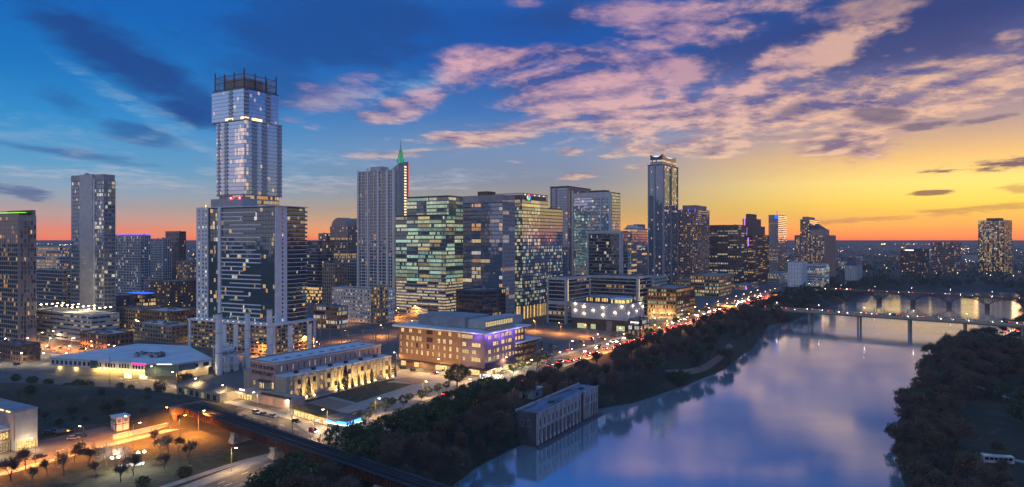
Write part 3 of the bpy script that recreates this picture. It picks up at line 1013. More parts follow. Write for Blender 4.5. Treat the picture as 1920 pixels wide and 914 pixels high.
# ---- white ribbed condominium tower with a green spire
T3 = radians(30)
X, D, Wd, Ld = footprint(671, 740, 762, 760, T3)
z1 = zpx(318, 760)
con = root_at('condominium_tower', 'pale ribbed condominium tower topped by a green glowing spire', 'tower', X, D, T3)
bx = Box(0, 0, Ld, Wd)
storeys(con, bx, 0, z1, 44, bay=3.0, lit=lit_resid(.045), wall='conc_grey', glz='glass_dark', sill=.28, head=.1, gap=.2, slab=(.5, .35), slab_mat='conc_white', pier=(.7, .5), pier_mat='conc_white', pier_every=2)
for q in (.0, .27, .55, .80, .96):
    mb = MB(); bx.slab(mb, 'W', Wd * q, Wd * q + 2.2, 0, z1 + 2 + 2 * (q == .27), .1, 1.5); mb.build('wall_rib', M['conc_white'], con)
plain_box(con, 'plant_room', 3, Wd * .42, z1, Ld * .8, Wd * .7, z1 + 6, 'conc_light')
mb = MB()
zt = zpx(304, 760)
mb.hexa([(2.0, -4.5, 0), (Ld - 2, -4.5, 0), (Ld - 2, 7, 0), (2.0, 7, 0)], [(2.0, -4.5, zt), (Ld - 2, -4.5, zt + 3), (Ld - 2, 7, zt - 6), (2.0, 7, zt - 7)])
mb.build('curved_fin', M['conc_grey'], con)
fin = Box(2.0, -4.5, Ld - 2, 7)
for k in range(26):
    mb = MB(); fin.slab(mb, 'S', Ld * .45, Ld * .62, zt - 4 - k * 3.2, zt - 2.6 - k * 3.2, .0, .25); mb.build('fin_window', M['lamp_soft'], con)
mb = MB(); fin.slab(mb, 'S', Ld * .80, Ld * .83, zt - 70, zt, 0, .35); mb.build('red_light_strip', M['red_strip'], con)
mb = MB(); fin.slab(mb, 'W', 3.0, 3.6, zt - 60, zt - 12, 0, .4); mb.build('white_light_strip', M['white_strip'], con)
sx, sy = Ld * .42, -1.5
for k, (w_, za, zb) in enumerate(((2.1, zt + 1, zt + 6), (1.4, zt + 6, zt + 11), (.8, zt + 11, zt + 16))):
    mb = MB(); mb.box(sx - w_, sy - w_, za, sx + w_, sy + w_, zb - .6); mb.box(sx - w_ - .3, sy - w_ - .3, zb - .6, sx + w_ + .3, sy + w_ + .3, zb)
    mb.build('spire_tier', M['green_glow'], con)
    for a_, b_ in ((-1, -1), (1, -1), (1, 1), (-1, 1)):
        mb = MB(); mb.box(sx + a_ * w_ - .22 + a_ * .25, sy + b_ * w_ - .22 + b_ * .25, za - .4, sx + a_ * w_ + .22 + a_ * .25, sy + b_ * w_ + .22 + b_ * .25, zb - .65); mb.build('spire_post', M['metal_dark'], con)
mb = MB(); mb.tube((sx, sy, zt + 16), (sx, sy, zt + 27), .7, .12, 6); mb.build('spire_mast', M['metal_grey'], con)

# ---- green lit glass office
X, D, Wd, Ld = footprint(742, 836, 870, 705, radians(31))
z1 = zpx(402, 705); zt = zpx(366, 705); zp = zpx(528, 705)
off = root_at('office_tower', 'glass office tower with green and yellow lit floors in front of the spired tower', 'tower', X, D, radians(31))
bx = Box(0, 0, Ld, Wd)
storeys(off, bx, zp, z1, 17, bay=1.9, lit=lit_office(.78, COOL + WARM[2:3], .25, 1.15, 5), wall='spandrel', glz='glass_green', sill=.06, head=.22, gap=.08, slab=(.7, .1), slab_mat='metal_grey', pier=(.1, .08), pier_mat='metal_dark', roof='roof_dark')
storeys(off, Box(4, -.6, Ld - 1.0, Wd * .82), z1, zt, 5, bay=1.9, lit=lit_office(.62, COOL, .3, 1.0, 4), wall='spandrel', glz='glass_green', sill=.06, head=.22, gap=.08, slab=(.6, .12), slab_mat='metal_grey', pier=(.12, .1), pier_mat='metal_grey')
storeys(off, Box(.5, .5, Ld - 2, Wd - .5), 0, zp, 11, bay=2.4, lit=lit_office(.97, WHITE[:2], .7, 1.25, 3), wall='conc_grey', glz='glass_plain', sill=.34, head=.04, gap=.05, slab=(.9, .25), slab_mat='conc_grey', pier=(.15, .15), pier_mat='conc_grey', parapet=0)
mb = MB(); mb.box(4, -.9, zt, Ld - 1.2, Wd * .8, zt + .3); mb.build('roof_screen', M['metal_grey'], off)

# ---- dark glass office beside it
X, D, Wd, Ld = footprint(868, 942, 965, 640, radians(33))
z1 = zpx(378, 640); zt = zpx(365, 640)
off = root_at('office_tower', 'dark mirror glass office tower with a pale gridded side and ribbed roof screen', 'tower', X, D, radians(33))
bx = Box(0, 0, Ld, Wd)
storeys(off, bx, 0, z1, 30, bay=1.8, lit=lit_office(.2, WARM[2:] + WHITE, .3, 1.1, 3), wall='spandrel', glz='glass_blue', sill=.05, head=.12, gap=.05, slab=(.25, .08), slab_mat='metal_dark', pier=(.07, .06), pier_mat='metal_dark')
mb = MB()
for i in range(13): bx.slab(mb, 'S', Ld * i / 12.3, Ld * i / 12.3 + .45, 10, zt, .1, .5)
for k in range(30): bx.slab(mb, 'S', 0, Ld, k * z1 / 30 - .25, k * z1 / 30 + .25, .12, .42)
mb.build('pale_grid', M['conc_light'], off, 'stuff')
mb = MB()
for i in range(34): bx.slab(mb, 'W', Wd * i / 34, Wd * i / 34 + .8, z1 + .3, zt, -.3, .3)
bx.slab(mb, 'W', 0, Wd, zt, zt + .8, -.4, .4); bx.slab(mb, 'S', 0, Ld, zt, zt + .8, -.6, .35)
mb.build('roof_screen', M['conc_grey'], off, 'stuff')
plain_box(off, 'plant_room', 4, Wd * .42, z1, Ld * .8, Wd * .68, zt + 5, 'brown')

# ---- office with the coloured ring sign
X, D, Wd, Ld = footprint(905, 979, 1055, 672, radians(33))
z1 = zpx(386, 672); zt = zpx(361, 672)
off = root_at('office_tower', 'glass office tower with a multicoloured letter sign on its roof crown and orange reflecting side', 'tower', X, D, radians(33))
bx = Box(0, 0, Ld, Wd)
def goo(r, f, k, i, nb, n):
    if f == 'W': p = .62
    elif f == 'S': p = (.45 if i / nb < .40 else .36) if (i / nb < .40 or k < n * .60) else .03
    else: p = .2
    if k < 16 and k % 4 == 0: p *= .4
    key = r.random()
    if key < p:
        s_ = r.uniform(.2, 1.1) * (1.2 if k in (17, 18) else .8); c = r.choice(COOL[:3] + WARM[1:3])
        return tuple(x * s_ for x in c)
storeys(off, bx, 14, z1, 28, bay=2.1, lit=goo, wall='spandrel', glz='glass_mirror', sill=.08, head=.16, gap=.06, slab=(.45, .12), slab_mat='metal_dark', pier=(.12, .09), pier_mat='metal_dark')
storeys(off, Box(0, 0, Ld * .62, Wd), z1, zt - 5.5, 2, bay=2.1, lit=lit_office(.7, WARM[1:3], .3, .9), wall='spandrel', glz='glass_mirror', sill=.08, head=.16, slab=(.4, .12), slab_mat='metal_grey', parapet=0)
cr = Box(0, 0, Ld * .62, Wd)
mb = MB()
for f in 'WS':
    Lf = cr.length(f)
    for i in range(22): cr.slab(mb, f, Lf * i / 22, Lf * i / 22 + .5, zt - 5.5, zt, -.3, .2)
    cr.slab(mb, f, 0, Lf, zt, zt + .6, -.5, .3)
mb.build('crown_fins', M['pinkstone'], off, 'stuff')
plain_box(off, 'crown_core', 2, 2, zt - 5.4, Ld * .60, Wd * .9, zt - 1.2, 'brown')
for i in range(5):
    mb = MB(); cr.slab(mb, 'S', Ld * (.05 + .11 * i), Ld * (.05 + .11 * i) + 2.2, zt - 1.3, zt - .5, .25, .35); mb.build('crown_light', M['lamp_soft'], off)
mb = MB(); cr.slab(mb, 'S', Ld * .08, Ld * .20, zt - 7, zt + .2, .25, .5); mb.build('sign_panel', M['conc_grey'], off)
GC = {'red': (.9, .06, .04), 'yellow': (1.0, .62, .02), 'green': (.05, .65, .16), 'blue': (.06, .28, 1.0)}
for nm, c in GC.items(): emat('ring_' + nm, c, 2.2)
gc_t, gz, R1, R0 = Ld * .14, zt - 3.2, 3.1, 1.7
def arc(a0, a1, m_):
    mb_ = MB(); n_ = 8
    for i in range(n_):
        q0, q1 = radians(a0 + (a1 - a0) * i / n_), radians(a0 + (a1 - a0) * (i + 1) / n_)
        ring = [(R0, q0), (R1, q0), (R1, q1), (R0, q1)]
        lo = [cr.at('S', gc_t + rr * cos(q), gz + rr * sin(q), .55) for rr, q in ring]
        hi = [cr.at('S', gc_t + rr * cos(q), gz + rr * sin(q), .8) for rr, q in ring]
        mb_.hexa(lo, hi)
    mb_.build('sign_arc', M[m_], off)
arc(45, 150, 'ring_red'); arc(150, 210, 'ring_yellow'); arc(210, 315, 'ring_green'); arc(315, 362, 'ring_blue')
mb = MB(); cr.slab(mb, 'S', gc_t + .1, gc_t + 3.0, gz - .7, gz + .7, .56, .82); mb.build('sign_bar', M['ring_blue'], off)
lob = Box(1.5, 1.5, Ld - 30, Wd - 1)
storeys(off, lob, 0, 14, 1, bay=3.2, lit=lambda r, f, k, i, nb, n: (1.5, .95, .32), wall='limestone', glz='glass_plain', sill=.04, head=.08, gap=.3, parapet=0)
for i in range(9):
    p_ = bx.at('S', 2 + i * 6.2, 0, -.6); mb = MB(); mb.box(p_[0] - .5, p_[1] - .5, 0, p_[0] + .5, p_[1] + .5, 13.9); mb.build('column', M['limestone'], off)

# ---- pair of towers right of it
X, D, Wd, Ld = footprint(1032, 1064, 1106, 960, radians(33))
z1 = zpx(350, 960)
tw = root_at('hotel_tower', 'blue glass tower with a pink framed side standing behind the paired apartment towers', 'tower', X, D, radians(33))
bx = Box(0, 0, Ld, Wd)
storeys(tw, bx, 0, z1, 40, bay=3, lit=lit_resid(.05), wall='conc_dark', glz='glass_blue', sill=.1, head=.1, gap=.08, slab=(.3, .2), slab_mat='metal_grey', roof='brown')
mb = MB()
for f, q in (('S', 0), ('S', .12), ('S', .9), ('W', .0), ('W', .3)):
    Lf = bx.length(f); bx.slab(mb, f, Lf * q, Lf * q + 2.0, 0, z1 + 1, .1, .9)
bx.slab(mb, 'S', 0, Ld, z1 - 2.5, z1 + 1.2, .15, 1.0)
mb.build('pink_frame', M['pinkstone'], tw, 'stuff')
plain_box(tw, 'roof_slab', -1, -1.6, z1 + 1.3, Ld + 1, Wd + 1, z1 + 2.3, 'brown')

X, D, Wd, Ld = footprint(1073, 1147, 1163, 800, radians(33))
z1 = zpx(360, 800)
tw = root_at('apartment_tower', 'broad apartment tower with pale frame and an orange glowing narrow side', 'tower', X, D, radians(33))
bx = Box(0, 0, Ld, Wd)
storeys(tw, bx, 0, z1, 37, bay=2.6, lit=lit_resid(.10, WHITE), wall='conc_dark', glz='glass_mirror', sill=.14, head=.1, gap=.1, slab=(.55, .35), slab_mat='conc_grey', pier=(.2, .15), pier_mat='conc_grey')
mb = MB()
for f, q0, q1, za, zb in (('W', 0, .04, 0, z1 + 1), ('W', .93, 1, 0, z1 + 1), ('W', .04, .93, z1 - 5, z1 + 1.2), ('W', .72, .75, 0, z1 - 5)):
    Lf = bx.length(f); bx.slab(mb, f, Lf * q0, Lf * q1, za, zb, .1, 1.0)
mb.build('pale_frame', M['conc_light'], tw, 'stuff')
plain_box(tw, 'plant_room', 4, Wd * .2, z1, Ld * .7, Wd * .6, z1 + 4, 'brown')
X, D, Wd, Ld = footprint(1101, 1165, 1177, 770, radians(33))
z1 = zpx(433, 770)
tw = root_at('apartment_tower', 'lower dark apartment wing with white balcony lines in front of the broad pale tower', 'tower', X, D, radians(33))
bx = Box(0, 0, Ld, Wd)
storeys(tw, bx, 0, z1, 24, bay=3, lit=lit_resid(.07, WHITE), wall='conc_dark', glz='glass_dark', sill=.12, head=.1, gap=.1, slab=(.5, .5), slab_mat='conc_grey')
mb = MB()
for f, q0, q1, za, zb in (('W', 0, .05, 0, z1 + 1), ('W', .95, 1, 0, z1 + 1), ('W', .05, .95, z1 - 2, z1 + 1.2), ('S', 0, .15, 0, z1 + 1)):
    Lf = bx.length(f); bx.slab(mb, f, Lf * q0, Lf * q1, za, zb, .1, 1.1)
mb.build('pale_frame', M['conc_light'], tw, 'stuff')

# ---- podium offices in pale frames
for (l, c, r_, top, D, lab) in ((1026, 1062, 1106, 521, 640, 'pale framed office block with a lit corner strip left of the dotted garage'), (1104, 1196, 1222, 519, 700, 'long dark office block in a pale frame behind the dotted garage')):
    root, bx, z1 = generic('office_block', lab, 'building', l, c, r_, top, D, 33, 4.0, bay=2.6, lit=lit_office(.1, WARM, .3, .9), wall='conc_dark', glz='glass_dark', sill=.2, head=.1, slab=(.8, .3), slab_mat='conc_light')
    mb = MB()
    for f in 'WS':
        Lf = bx.length(f)
        bx.slab(mb, f, 0, 1.6, 0, z1 + 1, .1, .8); bx.slab(mb, f, Lf - 1.6, Lf, 0, z1 + 1, .1, .8); bx.slab(mb, f, 1.6, Lf - 1.6, z1 - 1.4, z1 + 1, .1, .8)
        bx.slab(mb, f, 1.6, Lf - 1.6, z1 * .42, z1 * .5, .1, .6)
    mb.build('pale_frame', M['conc_light'], root, 'stuff')
    mb = MB(); bx.slab(mb, 'S', 1.8, 2.6, z1 * .5, z1 - 1.5, .35, .6); mb.build('corner_light', M['lamp_soft'], root)

# ---- downtown skyline further off
root, bx, z1 = generic('office_tower', 'small orange reflecting glass block with a pale barrel roof', 'tower', 1169, 1184, 1214, 428, 950, 33, 3.8, bay=2.4, sep=False, lit=lit_office(.2), wall='brown', glz='glass_mirror', sill=.1, head=.1, slab=(.4, .2), slab_mat='brown', kit=0)
mb = MB(); n_ = 10
prof = [(bx.y0 + (bx.y1 - bx.y0) * .9 * i / n_, z1 + 6 * sin(pi * i / n_)) for i in range(n_ + 1)]
for i in range(n_): mb.hexa([(2, prof[i][0], z1), (bx.x1 * .8, prof[i][0], z1), (bx.x1 * .8, prof[i + 1][0], z1), (2, prof[i + 1][0], z1)], [(2, prof[i][0], prof[i][1]), (bx.x1 * .8, prof[i][0], prof[i][1]), (bx.x1 * .8, prof[i + 1][0], prof[i + 1][1]), (2, prof[i + 1][0], prof[i + 1][1])])
mb.build('barrel_roof', M['roof_white'], root)
plain_box(root, 'stair_block', bx.x1 * .5, bx.y1 * .2, z1, bx.x1 * .95, bx.y1 * .8, z1 + 7.5, 'pinkstone')

# the very tall blue tower
X, D, Wd, Ld = footprint(1215, 1244, 1271, 1058, radians(33))
z1 = zpx(308, 1058)
au = root_at('skyscraper', 'slender dark blue tower with a white glowing curved crown in the middle of the skyline', 'skyscraper', X, D, radians(33))
bx = Box(0, 0, Ld, Wd)
def au_lit(r, f, k, i, nb, n):
    p = .05 + (.5 if k in (n - 1, n - 2, n - 4) and f == 'S' else 0) + (.5 if k == 34 and f == 'S' else 0)
    if r.random() < p:
        s_ = r.uniform(.5, 1.6); c = r.choice(WARM + WHITE)
        return tuple(x * s_ for x in c)
storeys(au, bx, 0, z1, 54, bay=2.6, lit=au_lit, wall='spandrel', glz='glass_blue', sill=.08, head=.1, gap=.1, slab=(.35, .25), slab_mat='metal_grey')
mb = MB()
for f, qs in (('W', (0, .38, .42, .96)), ('S', (0, .45, .50, .95))):
    Lf = bx.length(f)
    for q in qs: bx.slab(mb, f, Lf * q, Lf * q + 1.6, 0, z1 + 1, .1, 1.3)
mb.build('vertical_fins', M['conc_grey'], au, 'stuff')
plain_box(au, 'roof_slab', -1.2, -1.2, z1 + 1, Ld + 1.2, Wd + 1.2, z1 + 1.8, 'conc_grey')
cb = Box(2, 2.5, Ld - 2.5, Wd - 3)
storeys(au, cb, z1 + 1.8, z1 + 9, 2, bay=2.2, lit=lambda r, f, k, i, nb, n: (1.2, .8, .4) if k == 1 and r.random() < .8 else None, wall='spandrel', glz='glass_blue', parapet=0)
for f in 'WSEN':
    mb = MB(); n_ = 8; Lf = cb.length(f)
    for i in range(n_):
        q0, q1 = i / n_, (i + 1) / n_
        h0, h1 = z1 + 13.5 + 4.5 * (2 * q0 - 1) ** 2, z1 + 13.5 + 4.5 * (2 * q1 - 1) ** 2
        lo = [cb.at(f, Lf * q0, z1 + 9, 0), cb.at(f, Lf * q1, z1 + 9, 0), cb.at(f, Lf * q1, z1 + 9, -.4), cb.at(f, Lf * q0, z1 + 9, -.4)]
        hi = [cb.at(f, Lf * q0, h0, 0), cb.at(f, Lf * q1, h1, 0), cb.at(f, Lf * q1, h1, -.4), cb.at(f, Lf * q0, h0, -.4)]
        mb.hexa(lo, hi)
    mb.build('crown_wall', M['spandrel'], au)
plain_box(au, 'crown_light', 5, 5, z1 + 9, Ld - 6, Wd - 6, z1 + 15.6, 'crown_glow')

SK = dict(sep=False, gap=.25, sill=.3, head=.12)
root, bx, z1 = generic('apartment_tower', 'brown apartment tower with blue roof lights right of the slender blue tower', 'tower', 1272, 1308, 1330, 392, 1100, 33, 3.5, bay=3, lit=lit_resid(.22), wall='pinkstone', glz='glass_dark', slab=(.4, .3), slab_mat='pinkstone', pier=(.6, .3), **SK)
plain_box(root, 'roof_tier', 3, 4, z1, bx.x1 - 2, bx.y1 - 6, z1 + 8, 'pinkstone')
for q in (.1, .45, .8): plain_box(root, 'blue_roof_light', -.8, bx.y1 * q, z1 - 3, -.3, bx.y1 * q + 1.6, z1 + 2, 'blue_band')
root, bx, z1 = generic('office_tower', 'low broad brown office block between the brown tower and the stepped tower', 'tower', 1326, 1385, 1400, 421, 1150, 33, 4.0, bay=3, lit=lit_office(.25, WHITE, .3, 1.2, 3), wall='brown', glz='glass_dark', **SK)
root, bx, z1 = generic('office_tower', 'stepped brown office tower with purple and white edge lights', 'tower', 1384, 1412, 1442, 440, 1200, 33, 3.8, bay=3, lit=lit_office(.28, WARM, .3, 1.2, 3), wall='brown', glz='glass_dark', **SK)
for k, (q, py) in enumerate(((.80, 422), (.62, 408), (.42, 399))):
    mb = MB(); mb.box(2 + 2 * k, 2 + 2 * k, z1 if k == 0 else zpx((422, 408)[k - 1], 1200), bx.x1 * q, bx.y1 * q + 3, zpx(py, 1200)); mb.build('roof_tier', M['brown'], root)
for k, py in enumerate((405, 424, 444)): plain_box(root, 'purple_light', -1.2 + k * .01, bx.y1 * (.52 - .12 * k), zpx(py + 16, 1200), -.4, bx.y1 * (.52 - .12 * k) + 2.0, zpx(py, 1200), 'purple_strip')
for k in range(14): plain_box(root, 'stair_light', -1.0, bx.y1 * .48, 10 + k * 3.9, -.3, bx.y1 * .82, 12.2 + k * 3.9, 'lamp_soft')
root, bx, z1 = generic('office_tower', 'thin tower with a blue sign and mast between two stepped brown towers', 'tower', 1441, 1459, 1475, 402, 1400, 33, 3.9, bay=3, lit=lit_office(.18, WARM, .3, 1.1, 3), wall='tan', glz='glass_mirror', **SK)
plain_box(root, 'blue_sign', -1.2, bx.y1 * .02, z1 - 7, -.4, bx.y1 * .35, z1 + 1, 'blue_sign')
mb = MB(); mb.tube((3, 3, z1), (3, 3, z1 + 12), .5, .15); mb.build('mast', M['metal_dark'], root)
root, bx, z1 = generic('hotel_tower', 'stepped sandstone tower with a pyramid roof and many lit windows by the far bridge', 'tower', 1490, 1546, 1567, 440, 1300, 33, 3.6, bay=3, lit=lit_resid(.36), wall='pinkstone', glz='glass_dark', pier=(.7, .4), **SK)
za = zpx(428, 1300)
mb = MB(); mb.box(3, bx.y1 * .15, z1, bx.x1 * .8, bx.y1 * .8, za); mb.build('roof_tier', M['pinkstone'], root)
mb = MB(); mb.hexa([(2, bx.y1 * .18, za), (bx.x1 * .75, bx.y1 * .18, za), (bx.x1 * .75, bx.y1 * .6, za), (2, bx.y1 * .6, za)], [(bx.x1 * .35, bx.y1 * .37, za + 12), (bx.x1 * .36, bx.y1 * .37, za + 12), (bx.x1 * .36, bx.y1 * .38, za + 12), (bx.x1 * .35, bx.y1 * .38, za + 12)]); mb.build('pyramid_roof', M['roof_dark'], root)
storeys(root, Box(2, bx.y1 * .5, bx.x1 * .7, bx.y1 * .82), z1, zpx(410, 1300), 8, bay=3, lit=lit_resid(.2), wall='pinkstone', glz='glass_dark', sep=False)
plain_box(root, 'plant_room', 6, bx.y1 * .58, zpx(410, 1300), bx.x1 * .6, bx.y1 * .76, zpx(404, 1300), 'pinkstone')
generic('office_block', 'windowless white box building beside the far bridge head', 'building', 1477, 1503, 1514, 492, 1010, 33, 6, sep=False, lit=lit_resid(0), wall='conc_white', glz='glass_dark', gap=.9, kit=2)
generic('office_block', 'white framed block with lit offices next to the white box by the far bridge', 'building', 1512, 1541, 1555, 497, 1040, 33, 4, sep=False, lit=lit_office(.6, WARM + COOL, .4, 1.1, 3), wall='conc_white', glz='glass_blue', kit=2)
root, bx, z1 = generic('office_block', 'pale low block with a dark pyramid roof right of the stepped sandstone tower', 'building', 1584, 1606, 1617, 497, 1180, 33, 5, sep=False, lit=lit_resid(.02), wall='conc_light', glz='glass_dark', gap=.85, kit=0)
mb = MB(); e = 1.0; mb.hexa([(-e, -e, z1 + 1), (bx.x1 + e, -e, z1 + 1), (bx.x1 + e, bx.y1 + e, z1 + 1), (-e, bx.y1 + e, z1 + 1)], [(bx.x1 * .3, bx.y1 * .3, z1 + 9), (bx.x1 * .7, bx.y1 * .3, z1 + 9), (bx.x1 * .7, bx.y1 * .7, z1 + 9), (bx.x1 * .3, bx.y1 * .7, z1 + 9)]); mb.build('pyramid_roof', M['roof_dark'], root)
root, bx, z1 = generic('hotel_block', 'dark broad hotel with a lit white roof sign on the south bank', 'hotel', 1688, 1727, 1742, 466, 1420, 60, 3.6, sep=False, bay=3.4, lit=lit_resid(.10), wall='brown', glz='glass_dark', deep=30)
plain_box(root, 'white_sign', -.9, bx.y1 * .35, z1 - 3, -.3, bx.y1 * .75, z1 - 1, 'white_sign')
generic('hotel_block', 'taller dull hotel slab right of the dark broad hotel on the south bank', 'hotel', 1746, 1788, 1804, 453, 1450, 60, 3.6, sep=False, bay=3.4, lit=lit_resid(.13), wall='pinkstone', glz='glass_dark', deep=30)
root, bx, z1 = generic('apartment_tower', 'lone apartment tower with many lit windows standing on the south bank at the far right', 'tower', 1834, 1882, 1896, 412, 1500, 62, 3.5, sep=False, bay=3.2, lit=lit_resid(.5, WARM + COOL[:1], .3, 1.3), wall='brown', glz='glass_dark', slab=(.4, .8), slab_mat='brown', deep=34)
plain_box(root, 'plant_room', 3, bx.y1 * .25, z1, 26, bx.y1 * .7, z1 + 6, 'brown')

# ---- left background
root, bx, z1 = generic('apartment_block', 'ribbed apartment tower with a blue glowing roof line right of the slim grey tower', 'tower', 212, 262, 282, 441, 830, 30, 3.3, bay=3, lit=lit_resid(.10, WHITE), wall='conc_light', glz='glass_dark', pier=(.9, .5), pier_every=2, gap=.25, slab=(.35, .3), slab_mat='conc_light')
plain_box(root, 'blue_light_band', -.8, -.8, z1 + 1.1, bx.x1 + .8, bx.y1 + .8, z1 + 2.0, 'blue_band')
generic('apartment_block', 'plain white ribbed apartment slab between the blue roofed tower and the brown tower', 'tower', 278, 305, 322, 447, 930, 30, 3.3, sep=False, bay=3, lit=lit_resid(.07, WHITE), wall='conc_light', glz='glass_dark', pier=(.8, .4), gap=.3)
generic('office_tower', 'plain dark red brown tower on the horizon left of the glass tower', 'tower', 310, 336, 349, 433, 1150, 30, 3.6, sep=False, bay=4, lit=lit_resid(.01), wall='brown', glz='glass_dark', gap=.4, kit=1)
generic('office_block', 'mid rise office with bright yellow window rows left of the slim grey tower', 'building', 66, 112, 128, 463, 860, 30, 4, bay=3, lit=lit_office(.8, WARM[2:], .5, 1.2, 6), wall='conc_light', glz='glass_dark', gap=.2, sill=.35)
generic('apartment_block', 'dim grey apartment block between the beige edge tower and the slim grey tower', 'building', 60, 118, 140, 506, 620, 30, 3.4, bay=3, lit=lit_resid(.06), wall='conc_grey', glz='glass_dark', slab=(.3, .3), gap=.2)
root, bx, z1 = generic('office_tower', 'pink stone office tower with a rounded top left of the spired tower', 'tower', 619, 652, 674, 424, 1000, 30, 3.9, bay=2.8, lit=lambda r, f, k, i, nb, n: (mul(WARM[2], r.uniform(.5, 1.1)) if (k in (8, 9, 13, 14, 20) and r.random() < .8) or r.random() < .12 else None), wall='pinkstone', glz='glass_dark', pier=(.5, .35), gap=.2, sep=False, kit=0)
mb = MB(); n_ = 12
for i in range(n_):
    a0, a1 = pi * i / n_, pi * (i + 1) / n_
    y0, y1_ = bx.y1 * (.5 + .42 * cos(a0)), bx.y1 * (.5 + .42 * cos(a1)); h0, h1 = z1 + 14 * sin(a0), z1 + 14 * sin(a1)
    mb.hexa([(-.4, y0, z1), (bx.x1 * .8, y0, z1), (bx.x1 * .8, y1_, z1), (-.4, y1_, z1)], [(-.4, y0, h0 + .01), (bx.x1 * .8, y0, h0 + .01), (bx.x1 * .8, y1_, h1 + .01), (-.4, y1_, h1 + .01)])
mb.build('round_top', M['pinkstone'], root)
plain_box(root, 'upper_block', bx.x1 * .82, 1, z1, bx.x1 + .5, bx.y1 - 1, z1 + 13, 'pinkstone')
generic('office_tower', 'slim dark office tower beside the round topped stone tower', 'tower', 597, 612, 622, 437, 1080, 30, 3.9, sep=False, lit=lit_resid(.10), wall='conc_dark', glz='glass_dark')
generic('office_block', 'office block with a bright yellow lobby right behind the glass tower', 'building', 560, 596, 626, 452, 840, 30, 4, sep=False, lit=lambda r, f, k, i, nb, n: ((1.5, .9, .3) if k < 5 and r.random() < .8 else ((.8, .6, .3) if r.random() < .08 else None)), wall='conc_dark', glz='glass_dark', slab=(.5, .3), slab_mat='conc_grey')
generic('office_block', 'tan windowless stair block before the round topped stone tower', 'building', 604, 628, 650, 494, 800, 30, 4, sep=False, lit=lit_resid(.05), wall='tan', glz='glass_dark', gap=.5)
generic('apartment_block', 'grey mid rise block squeezed between tan block and spired tower', 'building', 636, 668, 684, 486, 830, 30, 3.5, sep=False, lit=lit_resid(.08), wall='conc_grey', glz='glass_dark', gap=.3)
root, bx, z1 = generic('apartment_block', 'white mid rise block with small square lit windows below the spired tower', 'building', 622, 712, 740, 543, 640, 30, 3.6, bay=3.0, lit=lit_resid(.55, WHITE), wall='conc_white', glz='glass_dark', gap=.5, sill=.35, head=.2)
storeys(root, Box(-1.2, -1.2, 10, 10), 0, z1 + 3, 10, bay=3.2, lit=lit_resid(.4, WARM), wall='limestone', glz='glass_dark', gap=.4, sill=.3, faces='WS')
generic('pavilion_block', 'low glass pavilion with lit windows between podium and white mid rise', 'building', 588, 632, 652, 575, 600, 30, 4, bay=2.6, lit=lit_office(.6, WHITE, .4, 1.0, 3), wall='conc_grey', glz='glass_dark', roof='roof_grey')
generic('office_block', 'low dark block at the foot of the dark mirror office', 'building', 836, 905, 948, 545, 610, 33, 4, bay=3, lit=lit_office(.08, WARM, .4, 1.2, 2), wall='conc_dark', glz='glass_dark', slab=(.4, .3), slab_mat='conc_dark', wide=30)

# ================================================================== LOWER BUILDINGS AND WORKS
LAMP_GAIN = 4.0
def lamp_light(kind, parent, loc, energy, color, spot=None, blend=.6, rot=None, radius=.25):
    d = bpy.data.lights.new('lamp_light', kind)
    d.energy = energy * LAMP_GAIN
    d.color = color
    d.shadow_soft_size = radius
    if kind == 'SPOT':
        d.spot_size = radians(spot); d.spot_blend = blend
    o = bpy.data.objects.new('lamp_light', d)
    COL.objects.link(o)
    o.parent = parent
    o.location = loc
    if rot: o.rotation_euler = rot
    return o
SODIUM, WARMW, AMBER, NEUT = (1.0, .55, .18), (1.0, .72, .36), (1.0, .36, .06), (1.0, .9, .75)

def window_parts(root, bx, f, t0, t1, z0, z1, off, em, frame='metal_dark', glz='glass_plain', bars=1, name='window', dw=.14):
    """one window: a frame with its pane as sub-part"""
    mb = MB()
    for a, b, c, d in ((t0, t0 + dw, z0, z1), (t1 - dw, t1, z0, z1), (t0 + dw, t1 - dw, z1 - dw, z1), (t0 + dw, t1 - dw, z0, z0 + dw)):
        bx.slab(mb, f, a, b, c, d, off - .05, off + .10)
    for k in range(bars):
        t_ = t0 + (t1 - t0) * (k + 1) / (bars + 1)
        bx.slab(mb, f, t_ - .05, t_ + .05, z0 + dw, z1 - dw, off - .03, off + .08)
    fr = mb.build(name, M[frame], root)
    mb = MB()
    bx.quad(mb, f, t0 + .02, t1 - .02, z0 + .02, z1 - .02, off + .02, 0, em)
    mb.build('pane', M[glz], fr)

# ---- power plant
TPL = radians(34)
pl = root_at('power_plant', 'old pale power plant hall with a long floodlit side wing', 'power plant', -110.7, 334.6, TPL)
hall = Box(0, 8.4, 73, 29); wing = Box(0, 0, 73, 8.4); north = Box(4, 29, 62, 40)
plain_box(pl, 'wing_wall', 0, 0, -1, 73, 8.4, 12.0, 'limestone')
plain_box(pl, 'wing_roof', -.25, -.25, 12.0, 73.25, 8.4, 12.35, 'roof_white')
plain_box(pl, 'hall_wall', 0.004, 8.404, -1, 73, 29, 17.4, 'pinkstone')
plain_box(pl, 'hall_roof', -.3, 8.1, 17.4, 73.3, 29.3, 17.8, 'roof_white')
plain_box(pl, 'north_wing', 4, 29, -1, 62, 40, 11, 'limestone')
plain_box(pl, 'north_roof', 3.7, 29.3, 11, 62.3, 40.3, 11.3, 'roof_grey')
for a, b, c, d in ((-.3, 8.1, 73.3, 8.6), (-.3, 28.8, 73.3, 29.3), (-.3, 8.6, .2, 28.8), (72.8, 8.6, 73.3, 28.8)):
    plain_box(pl, 'parapet', a, b, 17.8, c, d, 18.5, 'pinkstone')
r = random.Random(3)
